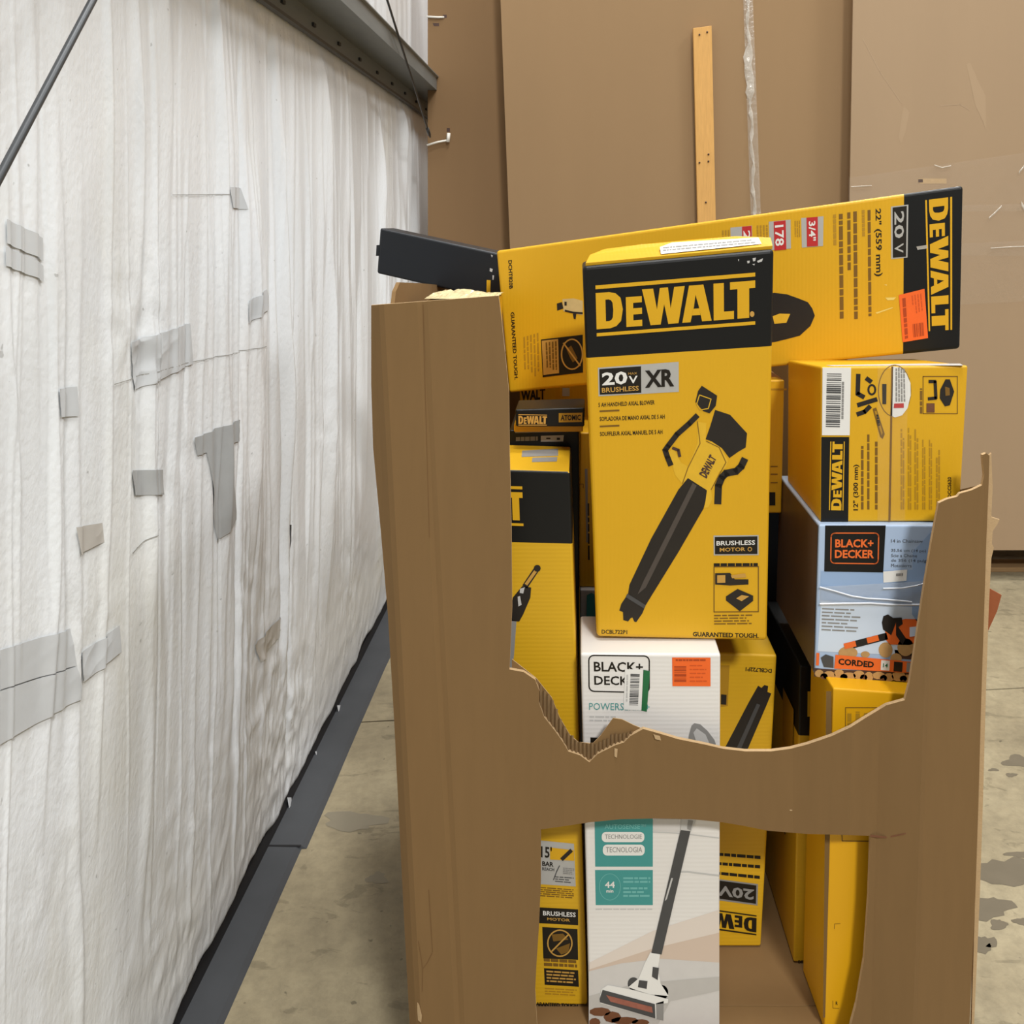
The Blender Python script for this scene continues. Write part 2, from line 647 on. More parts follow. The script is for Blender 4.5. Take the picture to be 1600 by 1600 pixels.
WET = mat('wet_concrete', rgb(112, 104, 88), 0.38, 0.4, 0.15, 20)
_rw = random.Random(12)
for cx, cy, rx, ry in ((1575, 1362, 62, 22), (1548, 1418, 34, 17), (1560, 1445, 14, 8), (1536, 1476, 22, 13), (1590, 1190, 22, 9), (1580, 1211, 9, 3), (1552, 1203, 8, 2), (1600, 1335, 30, 5), (1545, 1478, 4, 3), (1600, 1440, 16, 6), (555, 1283, 50, 14), (590, 1373, 16, 9)):
    n_ = 22
    vs = []
    for k_ in range(n_):
        t_ = 2 * math.pi * k_ / n_
        g_ = 1 + 0.35 * (_rw.random() - 0.5) + 0.18 * math.sin(3 * t_ + cx)
        py_ = cy + ry * g_ * math.sin(t_)
        D_ = CH * FPX / (py_ - PY0)
        vs.append(((cx + rx * g_ * math.cos(t_) - PX0) * D_ / FPX, D_, 0.0006))
    o = mk('wet_patch' if cx > 800 else 'grey_stain', vs, [tuple(range(n_))], WET if cx > 800 else mat('grey_stain', rgb(132, 124, 106), 0.6, 0.3, 0.1, 15), floor)
    fixn(o)

# ------------------------------------------------------------------ setting: insulated wall on the left
WX = -0.757
rs = np.random.RandomState(5)
TAB = rs.rand(4096)


def n1(x):
    x = np.asarray(x, float)
    i = np.floor(x).astype(int)
    f = x - i
    f = f * f * (3 - 2 * f)
    return TAB[i % 4096] * (1 - f) + TAB[(i + 1) % 4096] * f - 0.5


def n2(x, y):
    xi = np.floor(x).astype(int); yi = np.floor(y).astype(int)
    fx = x - xi; fy = y - yi
    fx = fx * fx * (3 - 2 * fx); fy = fy * fy * (3 - 2 * fy)
    h = lambda a, b: TAB[(a * 127 + b * 311 + (a * b) % 53) % 4096]
    return (h(xi, yi) * (1 - fx) + h(xi + 1, yi) * fx) * (1 - fy) + (h(xi, yi + 1) * (1 - fx) + h(xi + 1, yi + 1) * fx) * fy - 0.5


RID = []
_r = random.Random(21)
for _k in range(230):
    y0_ = 0.75 + 4.6 * _r.random() ** 1.25
    if y0_ < 1.28 and _k % 3:
        y0_ += 1.1
    w_ = _r.choice((0.004, 0.005, 0.006, 0.008, 0.011, 0.016, 0.028)) * (0.7 + 0.25 * y0_)
    RID.append((y0_, w_, w_ * _r.uniform(0.16, 0.60) * _r.choice((1, 1, 1, -0.8)), _r.uniform(0.0, 1.3), _r.uniform(1.5, 2.3), _r.uniform(-0.03, 0.05), _r.uniform(0, 6), _r.uniform(0.4, 1.0)))
# crumpled spots: depth, height, radius, strength
SPOT = [(1.50, 1.31, 0.12, 1.0), (1.35, 0.92, 0.08, 0.8), (2.10, 0.42, 0.20, 0.8), (1.95, 0.72, 0.14, 0.6), (2.30, 0.20, 0.25, 1.2), (1.62, 1.05, 0.10, 0.6), (2.6, 0.9, 0.14, 0.7), (1.7, 0.25, 0.2, 0.8), (1.25, 0.55, 0.10, 0.6), (2.9, 0.35, 0.2, 0.9)]


def wall_h(Y, Z):
    """bulge of the facing out from the wall line, metres"""
    Y = np.asarray(Y, float); Z = np.asarray(Z, float)
    t = np.clip(Z / 2.05, 0, 1)
    h = np.where(Z < 2.03, np.sin(np.pi * t) ** 0.7 * 0.014, 0.008) + 0.010
    h = h + 0.011 * n1(Y * 3.1 + 3 + 0.10 * np.sin(Z * 2)) * np.clip(Z, 0.3, 1)
    fan = np.clip((Z - 1.1) / 0.9, 0, 1) ** 1.5
    h = h + 0.006 * n1((Y + 0.10 * Z) * 17 + 31) * (0.4 + fan)
    for y0_, w_, a_, za, zb_, sl, ph, wob in RID:
        yc = y0_ + sl * (Z - 1.0) + 0.010 * wob * np.sin(Z * 3.1 + ph) + 0.004 * np.sin(Z * 11 + ph * 2)
        env = np.clip((Z - za) / 0.25, 0, 1) * np.clip((zb_ - Z) / 0.35, 0, 1)
        d_ = (Y - yc) / w_
        h = h + a_ * env * np.exp(-np.where(d_ > 0, d_ * 1.9, d_) ** 2)
    for y0_, z0_, r_, g_ in SPOT:
        e_ = np.exp(-(((Y - y0_) / r_) ** 2 + ((Z - z0_) / (r_ * 1.2)) ** 2))
        cr_ = 0.020 * (0.22 - np.abs(n2(Y * 19 + Z * 7, Z * 15 + 4))) + 0.010 * (0.22 - np.abs(n2(Y * 41 + 9, Z * 31 - Y * 12)))
        h = h + g_ * e_ * cr_ * 0.55
    low = np.clip(1 - Z / 0.55, 0, 1)
    h = h + low * (0.006 * n2(Y * 9 + Z * 7, Z * 6 + 33) + 0.006 * (0.2 - np.abs(n2(Y * 16 - Z * 11, Z * 13 + 71))))
    pinch = np.clip(np.exp(-((Z - 2.05) / 0.075) ** 2) * 1.3, 0, 1)
    return (h - 0.008) * (1 - pinch) + 0.008


def hem(Y):
    return 0.014 + 0.026 * (n1(np.asarray(Y) * 4.5 + 60) + 0.5) + 0.014 * n1(np.asarray(Y) * 13 + 5)


ys = np.concatenate([np.geomspace(0.55, 4.8, 1050), np.linspace(4.85, 9, 60)])
zs = np.linspace(0, 1, 250)
Yg, Tg = np.meshgrid(ys, zs, indexing='ij')
Zg = hem(Yg) * (1 - Tg) + 4.2 * Tg ** 1.25
Xg = WX + wall_h(Yg, Zg)
# roll the bottom hem back to the wall
Xg = Xg - 0.03 * np.exp(-((Zg - hem(Yg)) / 0.012) ** 2) * 0.5
co = np.stack([Xg, Yg, Zg], -1).reshape(-1, 3)
na, nb = Yg.shape
idx = np.arange(na * nb).reshape(na, nb)
quads = np.stack([idx[:-1, :-1], idx[1:, :-1], idx[1:, 1:], idx[:-1, 1:]], -1).reshape(-1, 4)

INS = bpy.data.materials.new('vinyl_facing')
INS.use_nodes = True
nt = INS.node_tree
bs = nt.nodes['Principled BSDF']
tc = nt.nodes.new('ShaderNodeTexCoord')
basec = ramp(nnode(0.9, 4, 0.5).outputs['Fac'], [(0.35, rgb(232, 236, 240)), (0.6, rgb(226, 229, 231)), (0.8, rgb(216, 214, 211))]).outputs[0]
st = ramp(nnode(1.3, 5, 0.6, 0.4, (1, 1.4, 0.45)).outputs['Fac'], [(0.56, (1, 1, 1, 1)), (0.74, (0.93, 0.90, 0.82, 1))]).outputs[0]
c1 = mix(0.9, basec, st, 'MULTIPLY')
dk = ramp(nnode(55, 2, 0.5, 0, (1, 1, 1.0)).outputs['Fac'], [(0.22, (0.45, 0.44, 0.42, 1)), (0.26, (1, 1, 1, 1))]).outputs[0]
c1 = mix(0.6, c1, dk, 'MULTIPLY')
nt.links.new(c1, bs.inputs['Base Color'])
bs.inputs['Roughness'].default_value = 0.30
bs.inputs['Specular IOR Level'].default_value = 0.5
b1 = nt.nodes.new('ShaderNodeBump')
b1.inputs['Strength'].default_value = 0.25
b1.inputs['Distance'].default_value = 0.004
nt.links.new(nnode(110, 3, 0.5, 0, (1, 1, 0.7)).outputs['Fac'], b1.inputs['Height'])
b2 = nt.nodes.new('ShaderNodeBump')
b2.inputs['Strength'].default_value = 0.2
b2.inputs['Distance'].default_value = 0.012
nt.links.new(nnode(14, 4, 0.55, 0.3, (1, 1.6, 0.35)).outputs['Fac'], b2.inputs['Height'])
nt.links.new(b1.outputs[0], b2.inputs['Normal'])
nt.links.new(b2.outputs[0], bs.inputs['Normal'])

wall = mk('wall_left', [tuple(c) for c in co], [tuple(int(i) for i in q) for q in quads], INS, None, True, kind='structure')
box('backing', (WX - 0.14, 0.4, 0.0), (WX - 0.10, 9, 4.2), INS, wall)


def wall_pts(P, lift=0.0016):
    """pixels -> points on the facing"""
    P = np.asarray(P, float)
    X = np.full(len(P), WX + 0.02)
    for _ in range(5):
        D = X * FPX / (P[:, 0] - PX0)
        Z = CH - (P[:, 1] - PY0) * D / FPX
        X = WX + wall_h(D, Z)
    return [Vector((float(a) + lift, float(b), float(c))) for a, b, c in zip(X, D, Z)]


def patch(q, m, n=64):
    fs = []
    yz = []
    for px, py in q:
        D = (WX + 0.022) * FPX / (px - PX0)
        yz.append((D, CH - (py - PY0) * D / FPX))
    YZ = np.array([bil(yz, i_ / n, j_ / n) for i_ in range(n + 1) for j_ in range(n + 1)])
    hh = WX + wall_h(YZ[:, 0], YZ[:, 1]) + 0.0022
    vs = [Vector((float(a_), float(b_[0]), float(b_[1]))) for a_, b_ in zip(hh, YZ)]
    for i in range(n):
        for j in range(n):
            a = i * (n + 1) + j
            fs.append((a, a + n + 1, a + n + 2, a + 1))
    o = mk('tape_patch', vs, fs, m, wall, True)
    return o


for q, m in (
    ([(204, 735), (254, 734), (255, 773), (211, 774)], PATCH),
    ([(318, 700), (350, 692), (366, 810), (336, 846)], PATCH),
    ([(302, 684), (368, 655), (370, 688), (306, 712)], PATCH),
    ([(111, 824), (155, 817), (157, 847), (117, 867)], PATCHB),
    ([(-5, 1016), (105, 982), (112, 1040), (-5, 1078)], PATCHL),
    ([(-5, 1080), (112, 1042), (123, 1090), (-5, 1164)], PATCHL),
    ([(120, 1022), (184, 977), (187, 1018), (127, 1066)], PATCHL),
    ([(398, 1008), (436, 962), (440, 985), (406, 1035)], PATCHB),
    ([(8, 342), (66, 372), (66, 408), (8, 380)], PATCHL),
    ([(6, 385), (66, 415), (66, 440), (6, 415)], PATCHL),
    ([(204, 535), (296, 505), (300, 568), (210, 612)], PATCHL),
    ([(78, 608), (112, 604), (114, 650), (82, 652)], PATCHL),
    ([(354, 292), (382, 294), (385, 327), (358, 325)], PATCHL),
    ([(384, 470), (406, 452), (412, 480), (384, 505)], PATCHL),
):
    patch(q, m)
SEAM = mat('seam_dirt', rgb(150, 148, 142), 0.6, 0.3)
SLIT = mat('slit_dark', rgb(58, 58, 58), 0.6, 0.3)
for q, m in (
    ([(449, 820), (452, 820), (457, 866), (453, 866)], SLIT),
    ([(170, 601), (290, 567), (290, 568.2), (170, 602.4)], SEAM),
    ([(290, 567), (405, 541), (405, 542), (290, 568.2)], SEAM),
    ([(204, 864), (236, 836), (236, 837.5), (205, 865.5)], SEAM),
    ([(268, 304), (352, 303), (352, 304.2), (268, 305.2)], SEAM),
    ([(120, 1022), (122, 1022), (128, 1064), (125.5, 1064)], SLIT),
):
    o = patch(q, m, 40)
    o.name = 'facing_seam'
    o.data.name = 'facing_seam'

# base membrane on the floor along the wall
vs, fs = [], []
yy = np.sort(np.concatenate([np.linspace(0.7, 9, 240), [2.1495, 2.1505]]))
for i, y in enumerate(yy):
    e = -0.664 + 0.010 * float(n1(y * 3 + 17)) + (0.012 if y > 2.15 else 0.0)
    for x, z in ((WX - 0.05, 0.035), (WX + 0.004, 0.030), (WX + 0.012, 0.008), (e - 0.012, 0.007), (e, 0.0005)):
        vs.append((x, y, z))
for i in range(len(yy) - 1):
    for j in range(4):
        a = i * 5 + j
        fs.append((a, a + 1, a + 6, a + 5))
bb = mk('baseboard_left', vs, fs, None, mats=[RUBBER, RUBBERD], midx=[1 if k % 4 < 2 else 0 for k in range(len(fs))], kind='structure')
fixn(bb)
box('strip_joint', (WX + 0.012, 2.147, 0.0072), (-0.668, 2.153, 0.0085), RUBBERD, bb)
# shreds of facing hanging over the base strip
for px, py, w_, h_ in ((528, 1124, 3.0, 22), (494, 1190, 3.5, 16), (452, 1276, 5, 30), (577, 1030, 4, 8), (604, 976, 2.5, 10)):
    t0 = wall_pts([(px - w_, py - h_), (px + w_, py - h_)], 0.003)
    c_ = (t0[0] + t0[1]) / 2
    dn = h_ * 1.5 * c_.y / FPX
    vs = [t0[0], t0[1], t0[1] + Vector((0.010, -0.002, -dn * 0.6)), c_ + Vector((0.016, 0, -dn)), t0[0] + Vector((0.008, 0.002, -dn * 0.7))]
    mk('torn_facing', vs + [v + Vector((0.0012, 0, 0)) for v in vs], [(0, 1, 2, 3, 4), (9, 8, 7, 6, 5)] + [(i_, 5 + i_, 5 + (i_ + 1) % 5, (i_ + 1) % 5) for i_ in range(5)], INS, wall)

# Z-shaped girt along the wall
def prism_y(name, prof, y0, y1, m, parent=None):
    n = len(prof)
    vs = [(x, y0, z) for x, z in prof] + [(x, y1, z) for x, z in prof]
    fs = [(i, (i + 1) % n, n + (i + 1) % n, n + i) for i in range(n)] + [tuple(range(n))[::-1], tuple(range(n, 2 * n))]
    return fixn(mk(name, vs, fs, m, parent))


gx = WX + 0.016
girt = prism_y('trim_1', [(gx, 2.085), (gx + 0.118, 2.085), (gx + 0.118, 2.14), (gx + 0.114, 2.14), (gx + 0.114, 2.089), (gx, 2.089)], 0.9, 9, STEEL)
girt['kind'] = 'structure'
prism_y('wall_flange', [(gx, 2.02), (gx + 0.004, 2.02), (gx + 0.004, 2.085), (gx, 2.085)], 0.9, 9, STEEL, girt)
prism_y('flange_lip', [(gx, 2.012), (gx + 0.016, 2.012), (gx + 0.016, 2.021), (gx, 2.021)], 0.9, 9, STEELD, girt)
prism_y('top_lip', [(gx + 0.114, 2.136), (gx + 0.126, 2.142), (gx + 0.126, 2.146), (gx + 0.112, 2.14)], 0.9, 9, STEEL, girt)
y = 1.95
while y < 4.7:
    box('screw', (gx + 0.004, y, 2.046), (gx + 0.010, y + 0.022, 2.056), SLOT, girt)
    y += 0.26

# cross-bracing rods in front of the facing
def brace(px, py, X):
    D = X * FPX / (px - PX0)
    return Vector((X, D, CH - (py - PY0) * D / FPX))


a, b = brace(145, 0, -0.60), brace(0, 275, -0.60)
d = a - b
hi, lo = a + d * 2.4, b - d * (b.z - 0.25) / d.z
r = thing('bracing_rod', 'thick dark steel bracing rod crossing the top left corner of the white wall', 'rod', lo)
tube('rod', [lo, a, hi], 0.0047, STEELD, r)
tube('turnbuckle', [lo + d * 0.1, lo + d * 0.6], 0.011, STEELD, r)
a, b = W(605, 0, 2.82), W(672, 214, 3.72)
d = a - b
r = thing('bracing_cable', 'thin dark cable running down past the steel girt to the tall brown cardboard', 'cable', b)
tube('cable', [b, a, a + d * 1.5], 0.004, STEELD, r)
tube('clamp', [b + d * 0.02, b + d * 0.08], 0.007, STEELD, r)

# ------------------------------------------------------------------ tall cardboard bin behind
def sheet(name, pts, D, th, m, parent, yoff=lambda px, py: 0.0):
    n = len(pts)
    vs = [W(x, y, D) + Vector((0, yoff(x, y), 0)) for x, y in pts]
    vs += [v + Vector((0, th, 0)) for v in vs]
    fs = [tuple(range(n)), tuple(range(n, 2 * n))[::-1]] + [(i, n + i, n + (i + 1) % n, (i + 1) % n) for i in range(n)]
    return fixn(mk(name, vs, fs, m, parent))


BY = 3.75
zb = 0.135
bin2 = thing('cardboard_bin', 'huge tall brown cardboard bin standing behind the torn box, patched with clear tape', 'box', (1.2, 4.3, zb))
top = -260
yb_ = lambda D: PY0 + (CH - zb) * FPX / D
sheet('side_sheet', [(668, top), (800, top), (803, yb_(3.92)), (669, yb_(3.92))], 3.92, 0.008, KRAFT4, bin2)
# the middle sheet leans, its left edge standing proud of the sheet beside it
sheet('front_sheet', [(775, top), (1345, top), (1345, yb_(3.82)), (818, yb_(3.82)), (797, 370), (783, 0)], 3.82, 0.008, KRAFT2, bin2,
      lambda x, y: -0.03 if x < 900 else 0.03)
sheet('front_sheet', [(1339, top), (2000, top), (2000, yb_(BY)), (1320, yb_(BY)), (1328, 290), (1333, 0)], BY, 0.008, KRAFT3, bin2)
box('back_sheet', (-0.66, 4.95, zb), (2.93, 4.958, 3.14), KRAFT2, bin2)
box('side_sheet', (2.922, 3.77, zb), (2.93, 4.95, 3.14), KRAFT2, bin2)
# wooden batten with nails
bt = Face.from3(bin2, W(1083, 40, 3.79), W(1115, 40, 3.79), W(1089, 335, 3.79))
wb = [W(1083, 44, 3.785), W(1112, 40, 3.785), W(1124, 600, 3.785), W(1096, 600, 3.785)]
batt = fixn(mk('wooden_batten', wb + [v + Vector((0, 0.022, 0)) for v in wb], [(0, 1, 2, 3), (7, 6, 5, 4), (0, 4, 5, 1), (1, 5, 6, 2), (2, 6, 7, 3), (3, 7, 4, 0)], WOOD, bin2))
bevel(batt, 0.002)
for px, py in ((1093, 54), (1105, 50), (1093, 254), (1107, 241), (1107, 252), (1103, 316)):
    tube('nail_head', [W(px, py, 3.785), W(px, py, 3.781)], 0.004, LOGB, batt)
# tapes
fm = Face.from3(bin2, W(900, 0, 3.828), W(1300, 0, 3.842), W(900, 400, 3.828))


def tape_strip(q, Da, Db, m=TAPE, n=14, amp=0.004, name='packing_tape', parent=bin2):
    vs, fs = [], []
    rr = random.Random(int(q[0][0] * 7 + q[0][1]))
    for i in range(n + 1):
        for j in range(4):
            px, py = bil(q, i / n, j / 3)
            vs.append(W(px, py, lerp(Da, Db, i / n) - 0.003 - amp * rr.random()))
    for i in range(n):
        for j in range(3):
            a = i * 4 + j
            fs.append((a, a + 4, a + 5, a + 1))
    return mk(name, vs, fs, m, parent, True)


tape_strip([(1161, -10), (1176, -10), (1192, 420), (1176, 420)], 3.832, 3.832, TAPE, 3, 0.003)
vs = []
fs = []
for i in range(40):
    t = i / 39
    px = lerp(1168, 1182, t) + 1.5 * math.sin(i * 1.1)
    py = lerp(-10, 420, t)
    w = 3 + (5 if 0.2 < t < 0.36 else 0) + 1.5 * math.sin(i * 2.3)  # wider stretch stands in for a glint on the tape
    c = 3.822 + 0.004 * math.sin(i * 1.7)
    vs += [W(px - w, py, c), W(px, py, c - 0.008), W(px + w * 0.6, py, c)]
for i in range(39):
    for j in (0, 1):
        a = i * 3 + j
        fs.append((a, a + 1, a + 4, a + 3))
mk('tape_ridge', vs, fs, clear_tape('tape_ridge_film', 0.45, 0.1), bin2, True)
tape_strip([(1326, 278), (1620, 236), (1620, 330), (1326, 330)], BY, BY, TAPE2, 26, 0.006)
tape_strip([(1326, 325), (1620, 318), (1620, 400), (1326, 398)], BY, BY, TAPE2, 26, 0.006)
tape_strip([(1420, 385), (1620, 375), (1620, 470), (1420, 480)], BY, BY, TAPE2, 22, 0.005)
def ridge(line, D, w, parent, m):
    vs, fs = [], []
    for i in range(len(line)):
        x, y = line[i]
        vs += [W(x, y - w, D), W(x, y, D - 0.003), W(x, y + w, D)]
    for i in range(len(line) - 1):
        for j in (0, 1):
            a = i * 3 + j
            fs.append((a, a + 1, a + 4, a + 3))
    return mk('crease_glint', vs, fs, m, parent, True)
GLINT_FILM = clear_tape('glint_film', 0.5, 0.12)  # pale film painted as glints on the creased tape
ridge([(1545, 341), (1554, 333), (1565, 322)], BY - 0.008, 1.6, bin2, GLINT_FILM)
ridge([(1592, 270), (1600, 260), (1608, 250)], BY - 0.008, 2.0, bin2, GLINT_FILM)
ridge([(1330, 292), (1345, 291), (1362, 290)], BY - 0.008, 0.8, bin2, GLINT_FILM)
ridge([(1548, 388), (1575, 386), (1602, 385)], BY - 0.008, 0.9, bin2, GLINT_FILM)
ridge([(1460, 258), (1472, 262), (1486, 259)], BY - 0.008, 1.0, bin2, GLINT_FILM)
ridge([(1596, 318), (1603, 330)], BY - 0.008, 4, bin2, GLINT_FILM)
# cable ties, staples, slots
tube('cable_tie', [W(667, 26, 3.915), W(684, 27, 3.912), W(694, 27, 3.918)], 0.0045, NYL, bin2)
tube('cable_tie', [W(667, 227, 3.90), W(684, 222, 3.905), W(700, 219, 3.905)], 0.0045, NYL, bin2)
tube('cable_tie', [W(700, 222, 3.905), W(701, 208, 3.905)], 0.008, NYL, bin2)
fs1 = Face.from3(bin2, W(668, 0, 3.92), W(760, 0, 3.92), W(668, 300, 3.92))
for q in ([(676, 36), (686, 36), (686, 41), (678, 41)], [(692, 23), (698, 23), (698, 28), (692, 28)], [(698, 200), (703, 200), (703, 206), (698, 206)]):
    fs1.polys('slot', [q], LOGB, 1)
fs3 = Face.from3(bin2, W(1340, 0, BY), W(1600, 0, BY), W(1340, 300, BY))
fs3.polys('slot', [[(1435, 279), (1479, 279), (1479, 287), (1437, 287)]], KRAFTRAW, 1)
fs3.polys('slot', [[(1435, 280), (1442, 280), (1442, 285), (1435, 285)]], LOGB, 2)
# scuffs in the liner of the right sheet
fs3.polys('scuff', [[(1404, 215), (1412, 165), (1421, 175), (1415, 205), (1408, 224)], [(1510, 100), (1516, 98), (1530, 130), (1540, 150), (1541, 205), (1536, 190), (1524, 165)]], mat('scuffed_liner', rgb(168, 144, 116), 0.9, 0.1), 1)
for ln_ in ([(1348, 60), (1375, 112), (1408, 160)], [(1470, 165), (1500, 163), (1515, 172)]):
    fs3.strokes('crease', [ln_], 1.2, mat('crease_line', rgb(170, 146, 119), 0.9, 0.1), 1)

# pallet below
pal = thing('pallet', 'wooden pallet in shadow under the huge tall cardboard bin', 'pallet', (1.1, 4.3, 0))


def pallet(root, x0, x1, y0, y1, h=0.13):
    n = 7
    for i in range(n):
        a = lerp(y0, y1 - 0.1, i / (n - 1))
        box('deck_board', (x0, a, h - 0.02), (x1, a + 0.1, h), PALW, root, 0.002)
    for i in range(3):
        a = lerp(x0, x1 - 0.04, i / 2)
        box('stringer', (a, y0, 0.02), (a + 0.04, y1, h - 0.02), PALW, root, 0.002)
    for i in range(3):
        a = lerp(y0, y1 - 0.1, i / 2)
        box('bottom_board', (x0, a, 0.0), (x1, a + 0.1, 0.02), PALW, root, 0.002)


pallet(pal, -0.62, 2.9, 3.86, 4.95)

# ------------------------------------------------------------------ torn gaylord box in front
GY, GZ = 1.45, 0.15
gl = thing('torn_cardboard_bin', 'big brown cardboard bin with torn open front, heaped with tool cartons', 'box', (0.15, 1.85, GZ))
p2 = thing('pallet', 'wooden pallet under the torn cardboard bin of yellow cartons', 'pallet', (0.15, 1.85, 0))
pallet(p2, -0.272, 0.62, 1.455, 2.26, 0.148)

front = [(580, 477), (660, 471), (779, 462), (783, 495), (790, 560), (795, 612), (796, 700), (799, 825), (800, 950), (796, 1046),
         (818, 1050), (836, 1062), (843, 1080), (842, 1098), (850, 1120), (868, 1143), (880, 1160), (888, 1174), (906, 1180), (921, 1191),
         (934, 1178), (948, 1171), (962, 1164), (975, 1160), (985, 1150), (1005, 1139), (1030, 1146), (1060, 1155), (1100, 1163), (1130, 1170), (1165, 1174), (1205, 1174),
         (1235, 1170), (1262, 1163), (1300, 1150), (1330, 1136), (1352, 1122), (1385, 1102), (1414, 1094), (1421, 1068), (1430, 1010), (1442, 930), (1455, 850),
         (1462, 812), (1467, 786), (1480, 780), (1496, 776), (1500, 771), (1518, 766), (1535, 758), (1538, 742), (1536, 726), (1535, 711), (1541, 708), (1546, 712), (1545, 750), (1543, 800),
         (1541, 850), (1538, 950), (1533, 1100), (1529, 1250), (1524, 1400), (1515, 1600), (1511, 1652),
         (1318, 1652), (1330, 1600), (1338, 1570), (1350, 1500), (1357, 1400), (1360, 1306),
         (1300, 1304), (1260, 1303), (1200, 1298), (1160, 1290), (1130, 1285), (1080, 1280), (1020, 1279), (970, 1280), (920, 1285), (880, 1291), (845, 1296),
         (845, 1380), (842, 1450), (838, 1510), (836, 1550), (839, 1600), (841, 1652),
         (643, 1652), (640, 1600), (632, 1450), (626, 1330), (616, 1130), (606, 960), (595, 830), (583, 700), (580, 600)]


def leanx(px, py):
    wl_ = min(1, max(0, (1000 - px) / 160))
    wr_ = min(1, max(0, (px - 1250) / 160))
    return px - (py - 477) * 0.052 * wl_ + (py - 760) * 0.034 * wr_


CR = [(560, 0.05), (583, 0.022), (592, 0.010), (600, 0.004), (652, 0.0), (660, 0.0022), (668, 0.0), (750, 0.003), (840, 0.0), (960, 0.004), (1240, 0.010),
      (1338, -0.009), (1385, 0.009), (1455, -0.012), (1461, -0.004), (1538, 0.018), (1600, 0.018)]


def gd(px, py):
    s = leanx(px, py)
    for (a, ga), (b, gb) in zip(CR[:-1], CR[1:]):
        if s <= b:
            return GY + lerp(ga, gb, (s - a) / (b - a)) if s > a else GY + ga
    return GY + CR[-1][1]


def panel(name, outline, m, parent, th=0.007, dy=0.0, creases=True, mats=None):
    bm = bmesh.new()
    vv = [bm.verts.new((x, y, 0)) for x, y in outline]
    ff = bm.faces.new(vv)
    ff.normal_update()
    bmesh.ops.triangulate(bm, faces=bm.faces[:])
    if creases:
        for s, g in CR[1:-1]:
            # the crease follows the lean of its post
            if s < 900:
                k, y0 = 0.052 * min(1, (1000 - s) / 160), 477
            elif s > 1250:
                k, y0 = -0.034 * min(1, (s - 1250) / 160), 760
            else:
                k, y0 = 0, 0
            bmesh.ops.bisect_plane(bm, geom=bm.verts[:] + bm.edges[:] + bm.faces[:], plane_co=(s, y0, 0), plane_no=(1, -k, 0), dist=0.01)
    bm.verts.index_update()
    vs = [W(v.co.x, v.co.y, gd(v.co.x, v.co.y) + dy) for v in bm.verts]
    n = len(vs)
    vs += [v + Vector((0, th, 0)) for v in vs]
    fs = [tuple(v.index for v in f.verts) for f in bm.faces]
    bd = [tuple(v.index for v in e.verts) for e in bm.edges if len(e.link_faces) == 1]
    al = fs + [tuple(i + n for i in reversed(f)) for f in fs] + [(a, b, b + n, a + n) for a, b in bd]
    mi = [0] * (2 * len(fs)) + [1] * len(bd)
    bm.free()
    return fixn(mk(name, vs, al, m, parent, mats=mats or [m, KRAFTRAW], midx=mi))


fp = panel('front_panel', front, KRAFT, gl)
# inner liner left standing behind the tear
inner = [(800, 1030), (838, 1060), (862, 1090), (874, 1120), (890, 1148), (904, 1160), (926, 1162), (938, 1150), (948, 1136), (958, 1122), (972, 1124), (990, 1133), (1012, 1142), (1012, 1220), (900, 1220), (800, 1120)]
il = panel('torn_inner_liner', inner, KRAFTIN, gl, 0.0015, 0.0075, False)
# exposed fluting along the tear
vs, fs = [], []
tr = [(837, 1063, 1082), (845, 1074, 1110), (856, 1086, 1132), (866, 1102, 1146), (876, 1122, 1160), (886, 1142, 1175), (896, 1153, 1182), (906, 1160, 1186), (918, 1164, 1192), (930, 1160, 1184),
      (942, 1154, 1176), (954, 1150, 1170), (966, 1146, 1166), (978, 1143, 1160), (990, 1138, 1152)]
x = 838.0
rr = random.Random(4)
while x < 990:
    for (xa, ta, ba), (xb, tb, bb_) in zip(tr[:-1], tr[1:]):
        if xa <= x <= xb:
            t = (x - xa) / (xb - xa)
            yt, yb2 = lerp(ta, tb, t) + rr.uniform(-3, 4), lerp(ba, bb_, t) + 5
    k = len(vs)
    D0 = gd(x, yt)
    for py in (yt, yb2):
        vs += [W(x - 2.6, py, D0 + 0.0068), W(x, py, D0 + 0.0022), W(x + 2.6, py, D0 + 0.0068)]
    fs += [(k, k + 1, k + 4, k + 3), (k + 1, k + 2, k + 5, k + 4)]
    x += 6.2
mk('exposed_fluting', vs, fs, FLUTE, gl, kind='stuff')
# torn scraps of liner
fpz = Face(gl, W(900, 1100, GY + 0.002), (0, -1, 0))
fpz.polys('torn_scrap', [[(1021, 1147), (1031, 1150), (1033, 1157), (1024, 1155)], [(960, 1169), (965, 1170), (964, 1184), (960, 1182)]], KRAFTRAW, 1)
# pale torn edge along the right corner
edge = [(1536, 760), (1545, 712), (1549, 708), (1551, 760), (1549, 808), (1562, 812), (1558, 820), (1551, 830), (1550, 850), (1553, 856), (1549, 872), (1545, 950), (1540, 1100), (1536, 1250), (1531, 1400), (1522, 1600), (1518, 1650), (1514, 1650), (1518, 1600), (1528, 1250), (1532, 1100), (1537, 950)]
panel('torn_edge', edge, KRAFTRAW, gl, 0.004, 0.009, False)
